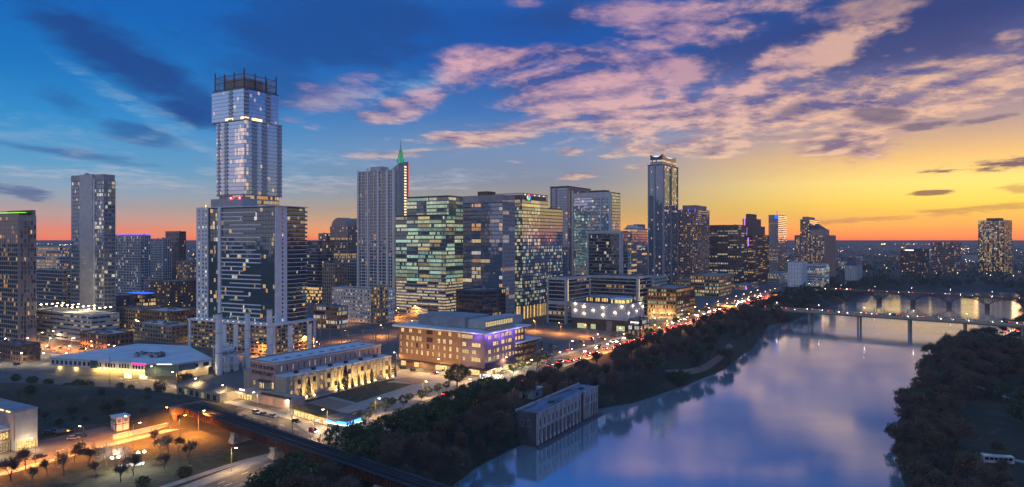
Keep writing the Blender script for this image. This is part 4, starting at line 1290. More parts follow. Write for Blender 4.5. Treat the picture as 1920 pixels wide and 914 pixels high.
for i in range(20):                                       # clerestory over the wing
    t_ = 3.2 + i * 3.5
    em = (.5, .42, .34) if r.random() < .4 else None
    window_parts(pl, hall, 'S', t_, t_ + .9, 13.2, 16.4, .06, em, 'limestone', bars=0, name='clerestory_window')
bays = 15
for i in range(bays):
    t_ = 2.2 + i * 4.72
    for (za, zb) in ((7.2, 9.6), (2.4, 5.0)):
        p_ = r.random()
        em = (1.5, .92, .34) if (i in (4, 12) or p_ < .55) else ((.35, .25, .12) if p_ < .7 else None)
        window_parts(pl, wing, 'S', t_, t_ + 1.9, za, zb, .05, em, bars=2)
    mb = MB(); wing.slab(mb, 'S', t_ + 2.25, t_ + 4.35, 1.2, 11.0, 0, .35); mb.build('wall_pier', M['limestone'], pl)
    if i in (0, 3, 4, 12): continue
    mb = MB(); wing.slab(mb, 'S', t_ + 3.0, t_ + 3.5, .9, 1.15, 2.6, 3.0); fx = mb.build('flood_light', M['lamp_warm'], pl)
    p_ = wing.at('S', t_ + 3.25, 1.2, 3.2)
    lamp_light('SPOT', fx, (p_[0], p_[1], 1.0), 1500, (1.0, .64, .20), 130, .9, (radians(180 - 42), 0, 0))
for i in range(6):
    mb = MB(); x = 8 + i * 11; mb.box(x, 3.0, 12.35, x + 1.8, 4.6, 13.5); mb.build('roof_unit', M['metal_dark'], pl)
for i in range(9):
    mb = MB(); x = 5 + i * 7.6; mb.box(x, 17, 17.8, x + 3.0, 18.2, 18.15); mb.build('skylight', M['roof_grey'], pl)
# front: sign, bay window, entrance
NEG_X = (radians(90), 0, radians(-90))
text('sign_lettering', 'CITY OF AUSTIN', 2.5, mat('letter_dark', (.05, .025, .02), .6), pl, (-.12, 18.6, 14.3), NEG_X, .08, bold=.03)
text('sign_lettering', 'POWER PLANT', 2.5, M['letter_dark'], pl, (-.12, 18.6, 11.2), NEG_X, .08, bold=.03)
mb = MB(); mb.prism([(-2.6, 13.5), (-2.6, 17.5), (0, 20), (0, 11)], 5.0, 8.6); mb.build('bay_window_frame', M['limestone'], pl)
bb = Box(-2.6, 13.5, 0, 17.5)
for i in range(3): window_parts(pl, bb, 'W', .25 + 1.25 * i, 1.35 + 1.25 * i, 5.3, 8.2, .05, (1.6, 1.0, .36), bars=0)
window_parts(pl, hall, 'W', 16.8, 19.6, 5.0, 8.4, .05, (1.6, 1.1, .5), bars=1)
window_parts(pl, hall, 'W', 3.0, 5.0, 5.4, 8.0, .05, (.9, .6, .3), bars=1)
plain_box(pl, 'bay_roof', -3.0, 11.0, 8.6, .05, 20, 9.0, 'roof_dark')
plain_box(pl, 'entrance_block', -9, 9, -1, -.01, 26, 4.3, 'limestone')
plain_box(pl, 'entrance_canopy', -12, 14.5, 3.9, -8.9, 26.5, 4.6, 'limestone')
plain_box(pl, 'terrace_block', -9, -14, -1, -.02, 8.99, 4.4, 'pinkstone')
plain_box(pl, 'planter', -8.6, -13, 4.4, -7.2, 8, 5.1, 'lawn')
eb = Box(-9, 9, 0, 26)
for i in range(5): window_parts(pl, eb, 'W', .8 + 2.2 * i, 2.8 + 2.2 * i, .2, 3.4, .05, (2.2, 1.4, .5), bars=1, name='entrance_door')
plain_box(pl, 'entrance_sign', -9.5, 20, 4.7, -9.2, 24, 5.3, 'white_sign')
lamp_light('POINT', pl, (-12.5, 20, 3.2), 500, WARMW)
plain_box(pl, 'wall_lamp', -9.3, -13, 3.0, -9.02, -12.4, 3.4, 'lamp_white')
lamp_light('POINT', pl, (-10.4, -12.7, 3.2), 300, WARMW)

# white smoke stacks
STACKS = [(-173, 403, 35.6, 2.0, 'nearest white smoke stack at the front corner of the plant, taller than the roofs'), (-163, 420.7, 34.6, 1.7, 'second white smoke stack from the left behind the plant hall'), (-154.5, 435, 35, 1.75, 'middle white smoke stack of five behind the plant hall'),
          (-146, 449.5, 23.5, 1.6, 'short fourth white smoke stack behind the plant hall'), (-137.5, 464, 22.5, 1.6, 'short last white smoke stack before the podium frame')]
for x, y, h_, r_, lab in STACKS:
    s = thing('smoke_stack', lab, 'smoke stack', (x, y, 0), 0, 'white smoke stacks of the plant')
    mb = MB(); mb.tube((0, 0, -.5), (0, 0, h_), r_, r_ * .94, 20); o = mb.build('shaft', M['steel_white'], s, smooth=False)
    for zz in (h_ * .35, h_ * .68, h_ - .5):
        mb = MB(); mb.tube((0, 0, zz), (0, 0, zz + .3), r_ * 1.06, n=20); mb.build('ring', M['metal_grey'], s)
    mb = MB(); mb.tube((0, 0, h_), (0, 0, h_ + .4), r_ * .7, n=16); mb.build('flue', M['metal_dark'], s)
    mb = MB()
    for k in range(int(h_ / .6)): mb.box(-r_ - .45, -.3, k * .6, -r_ - .38, .3, k * .6 + .06)
    mb.box(-r_ - .46, -.34, 0, -r_ - .36, -.28, h_); mb.box(-r_ - .46, .28, 0, -r_ - .36, .34, h_)
    mb.build('ladder', M['metal_grey'], s, 'stuff')
# white steel boiler frame between the stacks
fr = root_at('boiler_frame', 'open white steel frame with tanks between the first two smoke stacks', 'steel frame', -169, 405, TPL)
for x in (0, 6, 12):
    for y in (2, 8, 14):
        plain_box(fr, 'post', x, y, -.5, x + .45, y + .45, 15 if y > 2 else 11, 'steel_white')
for z in (5, 9.5, 14.3):
    for y in (2, 8, 14):
        if z > 11 and y == 2: continue
        plain_box(fr, 'beam', -.3, y + .05, z, 12.8, y + .4, z + .4, 'steel_white')
    for x in (0, 6, 12): plain_box(fr, 'beam', x + .05, 2, z + .02, x + .4, 14.4, z + .38, 'steel_white')
plain_box(fr, 'platform', -.2, 7.6, 9.9, 12.6, 14.6, 10.05, 'metal_grey')
for (x, y, z, rr, l_) in ((3.2, 5, 1, 1.9, 8), (9.2, 5, 1, 1.6, 7.4)):
    mb = MB(); mb.tube((x, y, z - 1), (x, y, z + l_), rr, n=14); mb.build('tank', M['steel_white'], fr)
mb = MB(); mb.tube((1, 11, 12), (11.5, 11, 12), 1.5, n=14); mb.build('tank', M['steel_white'], fr)
plain_box(fr, 'boiler_house', 1.5, 9, -.5, 11, 13.5, 9.4, 'steel_white')
# low shed west of the plant
X_, Y_ = gp(395, 742)
sh = root_at('plant_shed', 'low sand coloured shed with a dark pitched roof beside the plant front', 'shed', *gp(360, 742), TPL)
plain_box(sh, 'wall', 0, -24, -1, 12, 14, 4.6, 'limestone')
mb = MB(); mb.hexa([(-.5, -24.5, 4.6), (12.5, -24.5, 4.6), (12.5, 14.5, 4.6), (-.5, 14.5, 4.6)], [(5.8, -22, 6.8), (6.2, -22, 6.8), (6.2, 12, 6.8), (5.8, 12, 6.8)]); mb.build('roof', M['roof_dark'], sh)
sb = Box(0, -24, 12, 14)
for i in range(7): window_parts(sh, sb, 'W', 2 + i * 5, 5 + i * 5, .4, 3.4, .03, (.5, .4, .2) if i in (1, 4) else None, 'limestone')

# ---- plaza in front of the plant
def sheet(name, pxs, z, m_, kind='structure'):
    mb_ = MB()
    mb_.face([(*gp(x, y), z) for x, y in pxs])
    return mb_.build(name, M[m_], None, kind)
sheet('plaza_paving', [(536, 780), (600, 826), (690, 792), (885, 715), (760, 690), (545, 752)], .09, 'pavement')
sheet('gravel_court', [(574, 757), (612, 745), (664, 755.5), (628, 768)], .11, 'gravel_pink')
sheet('plaza_lawn', [(618, 741), (705, 714), (774, 719), (669, 754)], .11, 'lawn')
sheet('gravel_court', [(738, 711), (764, 704.5), (810, 712), (779, 720)], .11, 'gravel_pink')
sheet('plant_bed', [(545, 756), (552, 760), (742, 711), (738, 708)], .12, 'lawn')
for i in range(5):
    a, b = gp(650 + i * 38, 786 - i * 11 - 8), gp(690 + i * 38, 774 - i * 11 - 8)
    pb = link('planting_strip', None, None, None, (a[0], a[1], 0), atan2(b[1] - a[1], b[0] - a[0]))
    tag(pb, f'raised dark planting strip on the plaza edge, number {("one", "two", "three", "four", "five")[i]} counted from the blue kiosk', 'planter', 'plaza planting strips')
    plain_box(pb, 'kerb', 0, -1.0, 0, 10, 1.0, .5, 'pavement'); plain_box(pb, 'soil', .2, -.8, .5, 9.8, .8, .62, 'lawn')
# cafe with the lit glass wall and the blue kiosk
ax, ay = gp(551, 778); bx_, by_ = gp(632, 803)
cafe = thing('cafe_pavilion', 'low pavilion with a glowing yellow glass wall along the plant street', 'pavilion', (ax, ay, 0), atan2(by_ - ay, bx_ - ax))
Lc = sqrt((bx_ - ax) ** 2 + (by_ - ay) ** 2)
cb = Box(0, 0, Lc, 7)
plain_box(cafe, 'wall', 0, 0, -.5, Lc, 7, 3.6, 'pinkstone')
mb = MB(); mb.box(-.8, -1.6, 3.6, Lc + 1, 8, 4.1); mb.build('green_roof', M['lawn'], cafe)
for i in range(12): window_parts(cafe, cb, 'S', .3 + i * Lc / 12, .1 + (i + 1) * Lc / 12, .3, 3.3, .03, (2.4, 1.5, .5), 'limestone', bars=1)
for i in range(3): lamp_light('POINT', cafe, (4 + i * Lc / 3, -2.6, 2.4), 160, WARMW)
kx, ky = gp(640, 800)
kio = thing('kiosk', 'small dark kiosk with a bright blue light band at the street corner', 'kiosk', (kx, ky, 0), pi / 2 - radians(30))
plain_box(kio, 'wall', -3, -6, -.5, 5, 5, 2.2, 'conc_dark'); plain_box(kio, 'roof', -4, -7, 4.0, 6, 6, 4.4, 'roof_dark')
plain_box(kio, 'blue_light_band', -3.3, -6.3, 2.6, 5.3, 5.3, 3.9, 'cyan_sign'); plain_box(kio, 'white_light_strip', -3.9, -6.9, 2.25, 5.9, 5.9, 2.5, 'white_strip')
lamp_light('POINT', kio, (-6, -8, 2.6), 250, (.15, .45, 1.0)); lamp_light('POINT', kio, (3, -9, 2.2), 300, (.6, .75, 1.0))

# ---- library
TL = radians(33)
X, D, Wd, Ld = footprint(748, 908, 984, 396, TL)
lib = root_at('library', 'brown five storey library with many lit windows, pale roof and purple lit corner', 'library', X, D, TL)
lb = Box(0, 0, Ld, Wd)
zr = zpx(622, 396)
plain_box(lib, 'wall', 0, 0, -1, Ld, Wd, zr - .8, 'brick')
mb = MB(); mb.hexa([(-3.2, -3.2, zr - .8), (Ld + 2.5, -3.2, zr - .8), (Ld + 2.5, Wd + 2.5, zr - .8), (-3.2, Wd + 2.5, zr - .8)], [(-3.4, -3.4, zr - .1), (Ld + 2.7, -3.4, zr - .1), (Ld + 2.7, Wd + 2.7, zr + .3), (-3.4, Wd + 2.7, zr + .3)]); mb.build('roof_slab', M['roof_white'], lib)
mb = MB(); lb.slab(mb, 'W', Wd * .745, Wd + .6, 4.5, zr - 1.2, 0, .5); mb.build('corner_bay', mat('purple_metal', (.10, .07, .13), .5), lib)
mb = MB(); lb.slab(mb, 'S', 0, Ld * .72, 4.5, zr - 1.2, 0, .55); mb.build('corner_bay', M['purple_metal'], lib)
r = random.Random(8)
LW = (1.5, .98, .42)
def lw(p=.9): return mul(LW, r.uniform(.7, 1.25)) if r.random() < p else None
rows = [(zr - 4.2, zr - 1.6, [(.03, 2.6), (.13, 2.6), (.24, 2.8), (.345, 4.6), (.48, 2.6), (.60, 2.6), (.705, 2.8)]), (zr - 9.0, zr - 6.0, [(.02, 1.2), (.095, 2.2), (.16, 2.6), (.215, 2.0), (.25, 2.4), (.345, 4.8), (.475, 2.2), (.54, 2.2), (.61, 2.4)]),
        (zr - 13.2, zr - 10.2, [(.02, 1.1), (.09, 1.9), (.15, 1.8), (.215, 1.9), (.275, 1.7), (.345, 1.9), (.42, 1.5), (.48, 1.2), (.545, 1.7), (.61, 1.9), (.69, 1.8)]), (zr - 17.4, zr - 14.5, [(.02, 1.1), (.09, 1.9), (.15, 1.8), (.215, 1.9), (.275, 1.8), (.345, 1.9), (.41, 1.8), (.48, 1.8), (.545, 1.7), (.61, 1.9), (.69, 1.8)])]
for za, zb, ws in rows:
    for q, w_ in ws: window_parts(lib, lb, 'W', Wd * q, Wd * q + w_, za, zb, .05, lw(.94), 'metal_dark', bars=1 if w_ < 4 else 3)
for za, ws in ((zr - 4.4, [(.755, 8.5)]), (zr - 9.0, [(.765, 3), (.87, 6.5)]), (zr - 13.2, [(.765, 5), (.87, 3.4)]), (zr - 17.5, [(.77, 2), (.865, 6.8)])):
    for q, w_ in ws: window_parts(lib, lb, 'W', Wd * q, Wd * q + w_, za, za + 2.6, .56, lw(.95), 'metal_dark', bars=2)
for k, za in enumerate((zr - 4.6, zr - 8.8, zr - 13.0, zr - 17.2)):
    for q in (.06, .19, .27, .38, .47, .56, .64):
        if r.random() < .85: window_parts(lib, lb, 'S', Ld * (q + r.uniform(-.02, .02)), Ld * q + r.choice((1.6, 2.4, 3.2)), za, za + 2.6, .62, lw(.9), 'metal_dark', bars=1)
    for q in (.74, .82, .90): window_parts(lib, lb, 'S', Ld * q, Ld * q + 2.4, za, za + 2.6, .05, lw(.85), 'metal_dark', bars=1)
for q, w_ in ((.03, 4), (.19, 4), (.45, 9), (.66, 3), (.80, 10)):
    window_parts(lib, lb, 'W', Wd * q, Wd * q + w_, .3, 3.9, .05, (2.0, 1.3, .5), 'limestone', bars=2, name='ground_floor_window')
for q in (.05, .25, .45, .65, .85): window_parts(lib, lb, 'S', Ld * q, Ld * q + 6, .3, 3.9, .05, (2.2, 1.5, .6), 'limestone', bars=2, name='ground_floor_window')
plain_box(lib, 'ground_floor_canopy', -3.5, -4.5, 4.1, Ld * .8, Wd + .5, 4.5, 'metal_dark')
plain_box(lib, 'roof_pavilion', 8, Wd * .30, zr + .3, Ld * .75, Wd * .86, zr + 6.5, 'roof_grey')
plain_box(lib, 'roof_pavilion', 12, Wd * .18, zr + .3, Ld * .9, Wd * .62, zr + 4.6, 'roof_grey')
plain_box(lib, 'clerestory_block', 10, Wd * .10, zr + .3, Ld + 8, Wd * .30, zr + 5.2, 'conc_grey')
clb = Box(10, Wd * .10, Ld + 8, Wd * .30)
for i in range(15): window_parts(lib, clb, 'S', .4 + i * 2.0, 2.2 + i * 2.0, zr + 1.4, zr + 4.4, .05, (1.25, .95, .42), 'metal_grey', bars=0, name='clerestory_window')
for i in range(6):
    for j in range(3): plain_box(lib, 'solar_panel', 5 + i * 5, 1.2 + j * 1.7 - .8, zr + .55 + .05 * j, 9.4 + i * 5, 2.5 + j * 1.7 - .8, zr + .65 + .05 * j, 'solar')
pb = Box(Ld, 2, Ld + 15, Wd * .5)
plain_box(lib, 'porch_roof', Ld * .72, -3.2, 15.2, Ld + 15.5, 14, 15.7, 'roof_white')
for i in range(6):
    x = Ld * .74 + i * (Ld * .26 + 15) / 5.2
    plain_box(lib, 'porch_post', x, -2.6, -.5, x + .35, -2.25, 15.2, 'metal_dark')
for k in range(4):
    plain_box(lib, 'porch_floor', Ld * .72, -2.9, 3.6 * k + 3.2, Ld + 15, .6, 3.6 * k + 3.5, 'metal_dark')
    for i in range(5): plain_box(lib, 'porch_lamp', Ld * .76 + i * 5.0, -2.0, 3.6 * k + 2.9, Ld * .76 + i * 5.0 + .35, -1.6, 3.6 * k + 3.15, 'lamp_white')
plain_box(lib, 'porch_back', Ld + .01, 1, -.5, Ld + 14, 12, 15.0, 'brick')
text('library_sign', 'LIBRARY', 3.4, M['white_sign'], lib, (-6.2, -9.0, .9), (radians(90), 0, radians(-62)), .15, bold=.05)
for loc, e_, c_ in (((-4.2, 5, zr - 3), 500, (.38, .22, 1.0)), ((6, -4.2, zr - 3), 900, (.38, .2, 1.0)), ((18, -4.4, zr - 4), 900, (.42, .22, 1.0)), ((30, -4.6, zr - 3), 800, (.35, .22, 1.0)), ((-4, 10, 3.2), 500, WARMW), ((-4, 28, 3.2), 600, WARMW), ((-4, 46, 3.2), 500, WARMW), ((6, -6, 3.2), 1200, (1, .85, .45)), ((22, -6, 3.2), 1200, (1, .85, .45)), ((38, -6, 3.2), 1000, (1, .85, .45)),
                 ((-12, 14, 9), 2200, SODIUM), ((-14, 36, 9), 2600, SODIUM), ((-13, 56, 9), 2200, SODIUM)):
    lamp_light('POINT', lib, loc, e_, c_)

# ---- low white roofed building with the pink sign
poly = [(-275, 407), (-246, 399), (-204, 387), (-189, 387), (-177, 402), (-214, 450), (-252, 459)]
cx = sum(p[0] for p in poly) / 7; cyy = sum(p[1] for p in poly) / 7
ym = thing('community_centre', 'low white roofed building with yellow lit ground floor and pink sign', 'building', (cx, cyy, 0))
lp = [(x - cx, y - cyy) for x, y in poly]
def shrink(P, k): return [(x * k, y * k) for x, y in P]
mb = MB(); mb.prism(shrink(lp, .955), -1, 4.6); mb.build('ground_floor', M['limestone'], ym)
mb = MB(); mb.prism(lp, 4.6, 9.0); mb.build('upper_floor', M['conc_light'], ym)
mb = MB(); mb.prism(shrink(lp, 1.02), 9.0, 9.4); mb.build('roof_slab', M['roof_white'], ym)
roofb = Box(-20, -18, 18, 14)
roof_kit(ym, Box(-14, -12, 16, 8), 9.4, 9, 77)
mb = MB(); mb.tube((10, -4, 9.4), (10, -4, 10.2), 4.2, n=18); mb.build('roof_drum', M['roof_dark'], ym)
def edge_pt(i, q, off, z):
    (ax, ay), (bx_, by_) = lp[i], lp[i + 1]
    L = sqrt((bx_ - ax) ** 2 + (by_ - ay) ** 2); nx_, ny_ = (by_ - ay) / L, -(bx_ - ax) / L
    return (ax + (bx_ - ax) * q + nx_ * off, ay + (by_ - ay) * q + ny_ * off, z)
def edge_win(i, q0, q1, z0, z1, off, m_, name, em=None):
    mb_ = MB()
    lo = [edge_pt(i, q0, off, z0), edge_pt(i, q1, off, z0), edge_pt(i, q1, -.05, z0), edge_pt(i, q0, -.05, z0)]
    hi = [(x, y, z1) for x, y, z in lo]
    mb_.hexa(lo, hi)
    if em: mb_.em = [em] * len(mb_.f); mb_.has_em = True
    mb_.build(name, M[m_], ym)
for i, n_ in ((0, 9), (1, 22), (3, 3)):
    for k in range(n_):
        q = (k + .25) / n_
        if i == 1 and k % 5 == 4: continue
        edge_win(i, q, q + .5 / n_, 5.6, 7.8, .06, 'glass_dark', 'window')
edge_win(1, .0, .11, 4.5, 8.9, .5, 'glass_teal', 'glass_bay')
edge_win(2, -.25, .98, 2.2, 8.6, .6, 'glass_teal', 'glass_bay', (.06, .07, .04))
edge_win(3, .0, .5, 4.9, 8.2, .5, 'glass_blue', 'glass_bay')
edge_win(1, .68, .90, 7.9, 9.1, .35, 'pink_sign', 'pink_sign')
edge_win(2, .2, .75, 8.7, 9.1, .75, 'white_sign', 'white_sign')
for k in range(12):
    p_ = edge_pt(1, .06 + k * .08, -.6, 4.2); o = plain_box(ym, 'soffit_lamp', p_[0] - .2, p_[1] - .2, 4.35, p_[0] + .2, p_[1] + .2, 4.58, 'lamp_warm')
    lamp_light('POINT', ym, edge_pt(1, .06 + k * .08, .7, 3.6), 170, (1, .64, .15))
for q in (.2, .6): lamp_light('POINT', ym, edge_pt(0, q, -.3, 3.4), 160, (1, .68, .2))
for q in (.2, .55, .9): lamp_light('POINT', ym, edge_pt(3, q, .8, 3.4), 160, (1, .72, .3))
for q in (.55, .80): edge_win(1, q, q + .1, -.5, 2.6, -.9, 'lamp_soft', 'door_light')

# ---- parking garage on the left and mid-rise blocks
root, bx, z1 = generic('parking_garage', 'wide parking garage with bright lamps on its roof deck left of the white roofed building', 'parking', 58, 172, 224, 592, 520, 30, 3.2, bay=5, lit=lambda r, f, k, i, nb, n: (mul(WARM[2], r.uniform(.1, .8)) if r.random() < .4 else None), wall='conc_light', glz='glass_plain', sill=.45, head=.15, gap=.1, slab=(1.3, .15), slab_mat='conc_light', kit=0, parapet=1.1)
for i in range(5):
    for j in range(4):
        x, y = bx.x1 * (.12 + .2 * i), bx.y1 * (.1 + .26 * j)
        mb = MB(); mb.tube((x, y, z1), (x, y, z1 + 5), .1, n=5); po = mb.build('deck_lamp_pole', M['metal_grey'], root)
        mb = MB(); mb.box(x - .5, y - .5, z1 + 5, x + .5, y + .5, z1 + 5.3); mb.build('lamp_head', M['lamp_warm'], po)
    lamp_light('POINT', root, (bx.x1 * (.12 + .2 * i), bx.y1 * .5, z1 + 4.6), 900, (1, .8, .4))
for (l, c, r_, top, D, w_, lab, p) in ((216, 262, 306, 580, 600, 'tan', 'tan apartment block with few lit windows behind the roof lamp garage', .12), (262, 318, 372, 585, 570, 'brick', 'brown brick apartment block with a pale roof left of the podium', .10), (252, 322, 366, 612, 520, 'tan', 'low tan courtyard block with a white roof in front of the podium', .10), (150, 200, 250, 628, 480, 'brick', 'low dark brick row behind the white roofed building', .08), (330, 352, 376, 490, 900, 'tan', 'far tan block with a warm lit top left of the glass tower', .4), (282, 318, 372, 528, 780, 'brick', 'mid distance brick block left of the glass tower', .2), (150, 205, 262, 556, 700, 'conc_dark', 'dark glazed block at the foot of the slim grey tower', .14), (0, 40, 76, 648, 440, 'brick', 'low brick block at the left edge below the beige tower', .05)):
    generic('apartment_block', lab, 'building', l, c, r_, top, D, 30, 3.5, bay=3.4, lit=lit_resid(p), wall=w_, glz='glass_dark', gap=.45, sill=.3, head=.15, roof='roof_white' if 'white roof' in lab or 'pale roof' in lab else 'roof_grey', kit=5)
root, bx, z1 = generic('restaurant', 'low restaurant with a blue glowing roof among dark blocks right of the slim grey tower', 'building', 236, 268, 292, 552, 720, 30, 4, bay=3, lit=lit_office(.7, WARM, .5, 1.4), wall='brown', glz='glass_dark', kit=0)
plain_box(root, 'blue_roof_light', 1, 1, z1 + 1.05, bx.x1 - 1, bx.y1 - 1, z1 + 1.8, 'blue_sign')

# ---- garage with the dotted wall lights
X, D, Wd, Ld = footprint(1073, 1172, 1206, 585, radians(33))
ga = root_at('parking_garage', 'pale garage wall dotted with fan shaped lights on a brown base beside the riverside road', 'parking', X, D, radians(33))
gb = Box(0, 0, Ld, Wd)
zt = zpx(567, 585)
plain_box(ga, 'base', 0, 0, -1, Ld, Wd, 9.6, 'brown')
plain_box(ga, 'upper_wall', -.8, -.8, 9.6, Ld + .5, Wd + .5, zt - 1.5, 'conc_light')
plain_box(ga, 'roof', .2, .2, zt - 1.5, Ld - .2, Wd - .2, zt - 1.3, 'roof_dark')
for k in range(4):
    mb = MB(); gb.slab(mb, 'W', 0, Wd, 12 + k * 3.1, 12.12 + k * 3.1, .8, .9); mb.build('panel_joint', M['conc_grey'], ga)
for f, spots in (('W', [(.05, .78), (.05, .30), (.22, .62), (.22, .12), (.40, .38), (.58, .60), (.58, .10), (.80, .30), (.93, .74)]), ('S', [(.12, .25), (.35, .7), (.55, .3), (.75, .8), (.9, .5)])):
    Lf = gb.length(f)
    for q, v_ in spots:
        z_ = 10.2 + (zt - 12) * v_ + 2.2
        mb = MB(); gb.slab(mb, f, Lf * q + .6, Lf * q + 1.5, z_, z_ + .25, .8, 1.3); fx = mb.build('wall_lamp', M['lamp_white'], ga)
        p_ = gb.at(f, Lf * q + 1.05, z_ - .25, 1.5)
        lamp_light('POINT', fx, p_, 75, (1, .76, .4))
storeys(ga, Box(6, 6, Ld - 4, Wd * .8), zt - 1.3, zt + 3.2, 1, bay=3, lit=lambda r, f, k, i, nb, n: (1.6, 1.0, .35) if r.random() < .75 else None, wall='conc_dark', glz='glass_plain', parapet=.3, gap=.25)
storeys(ga, Box(-.2, -.2, 14, 13), zt - 1.3, zt + 2.8, 1, bay=3, lit=lambda r, f, k, i, nb, n: (1.7, 1.3, .45), wall='conc_light', glz='glass_plain', parapet=0)
plain_box(ga, 'canopy', -1.5, -1.5, zt + 2.8, 15, 14, zt + 3.4, 'conc_white')
for q, w_ in ((.10, 9), (.36, 5), (.84, 8)): window_parts(ga, gb, 'W', Wd * q, Wd * q + w_, .4, 5.0, .05, (.95, 1.0, .5), 'metal_dark', bars=4, name='shop_window')
mb = MB(); gb.slab(mb, 'W', Wd * .66, Wd * .76, 0, 8.5, .02, .5); mb.build('pink_panel', M['pinkstone'], ga)
X, D, Wd, Ld = footprint(1160, 1196, 1212, 600, radians(33))
# shops and city hall along the road
for (l, c, r_, top, D, lab, p, wl) in ((1214, 1268, 1302, 541, 690, 'dark shop building with yellow lit windows right of the dotted garage', .5, 'brick'), (1294, 1348, 1376, 517, 930, 'broad low hall with three bright yellow window rows along the road', .85, 'tan'), (1196, 1226, 1250, 520, 860, 'low pale block behind the shop building', .1, 'conc_light'), (1262, 1300, 1330, 525, 1010, 'low dark block behind the bright hall', .15, 'conc_dark'), (1376, 1404, 1422, 534, 1060, 'small hall with a violet sign at the end of the road', .4, 'conc_grey'), (1440, 1462, 1480, 512, 1200, 'small pale block with lit windows below the thin tower', .4, 'conc_light')):
    root, bx, z1 = generic('shop_building' if 'shop' in lab else 'office_block', lab, 'building', l, c, r_, top, D, 33, 4.4, bay=3.4, lit=lit_office(p, WARM + COOL[:1], .4, 1.3, 3), wall=wl, glz='glass_plain', gap=.25, sill=.25, head=.15, pier=(.6, .4), kit=4)
    if 'violet' in lab: plain_box(root, 'violet_sign', -.9, 3, z1 - 6, -.3, 5, z1 - 1, 'purple_strip')
    if 'bright hall' in lab or 'shop' in lab:
        for q in (.2, .5, .8): lamp_light('POINT', root, (-4, bx.y1 * q, 4), 1800, (1, .7, .25))
root, bx, z1 = generic('shop_building', 'small shop pavilion with a white lit sign and red facade near the dotted garage', 'building', 1178, 1200, 1216, 600, 560, 33, 4, bay=3, lit=lit_office(.8, WHITE, .4, 1), wall='conc_dark', glz='glass_plain', kit=2)
plain_box(root, 'white_sign', -.8, 1, z1 - 2, -.3, 8, z1 - 1.2, 'white_sign')

# ---- intake building standing in the lake edge
pu = root_at('intake_building', 'derelict concrete intake house on the lake edge with white columns and painted letters', 'pump house', 11, 287.5, radians(30.6), WATER_Z)
def pump(x0, x1, nbay, letters):
    b_ = Box(x0, 0, x1, 10.5)
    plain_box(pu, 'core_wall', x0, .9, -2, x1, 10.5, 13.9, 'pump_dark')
    plain_box(pu, 'upper_wall', x0 + .003, 0, 7.2, x1 - .003, .897, 14.3, 'weathered')
    plain_box(pu, 'parapet', x0 - .15, -.15, 14.0, x1 + .15, .25, 14.6, 'weathered')
    w_ = (x1 - x0) / nbay
    for i in range(nbay + 1):
        t_ = min(max(x0 + i * w_ - .6, x0), x1 - 1.2)
        plain_box(pu, 'column', t_, .05, .8, t_ + 1.2, .897, 7.2, 'weathered')
        if letters and i < len(letters):
            text('painted_letter', letters[i], 2.3, M['letter_white'], pu, (t_ + .6, .03, 1.3), (radians(90), 0, 0), .012, bold=.05)
    for i in range(nbay):
        t_ = x0 + (i + .5) * w_
        plain_box(pu, 'slot_window', t_ - .45, -.04, 8.6, t_ + .45, .2, 11.6, 'iron_black')
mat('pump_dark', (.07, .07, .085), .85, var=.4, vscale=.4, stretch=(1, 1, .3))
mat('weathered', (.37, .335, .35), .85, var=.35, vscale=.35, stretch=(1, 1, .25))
mat('letter_white', (.8, .8, .82), .7, var=.1, vscale=2)
mat('old_roof', (.12, .15, .22), .6, var=.7, vscale=.16, stretch=(.35, 2.0, 1))
pump(0, 43, 11, 'RERADREAEAI'); pump(47, 63, 5, '')
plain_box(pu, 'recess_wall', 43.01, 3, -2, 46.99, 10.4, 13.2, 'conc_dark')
plain_box(pu, 'roof', .1, .3, 13.9, 62.9, 10.6, 14.1, 'old_roof')
plain_box(pu, 'roof_edge', -.2, 10.3, 13.8, 63.2, 10.8, 14.9, 'weathered'); plain_box(pu, 'roof_edge', -.25, .26, 14.1, .15, 10.29, 14.5, 'conc_dark')
plain_box(pu, 'quay_ledge', -2, -2.2, -2, 64.5, .0, .55, 'conc_dark')
pb = Box(0, 0.9, 63, 10.5)
for q in (2.2, 5.2): window_parts(pu, pb, 'W', q, q + 1.5, 8, 11, .05, None, 'conc_grey')
for q in (20, 52): plain_box(pu, 'hatch', q, 4, 14.1, q + 3, 6, 14.7, 'metal_dark')
sm = root_at('service_hut', 'small grey flat roofed hut behind the lake intake house', 'hut', *gp(1000, 748), radians(30))
plain_box(sm, 'wall', 0, 0, -2, 10, 8, 4.4, 'conc_grey'); plain_box(sm, 'roof', -.3, -.3, 4.4, 10.3, 8.3, 4.8, 'roof_white'); plain_box(sm, 'roof_unit', 4, 3, 4.8, 6, 5, 5.8, 'metal_grey')
sbx = Box(0, 0, 10, 8); window_parts(sm, sbx, 'W', 2, 3.2, 0, 2.4, .03, None, 'metal_dark', name='door'); window_parts(sm, sbx, 'S', 3, 5, 1.4, 3, .03, None, 'metal_dark')

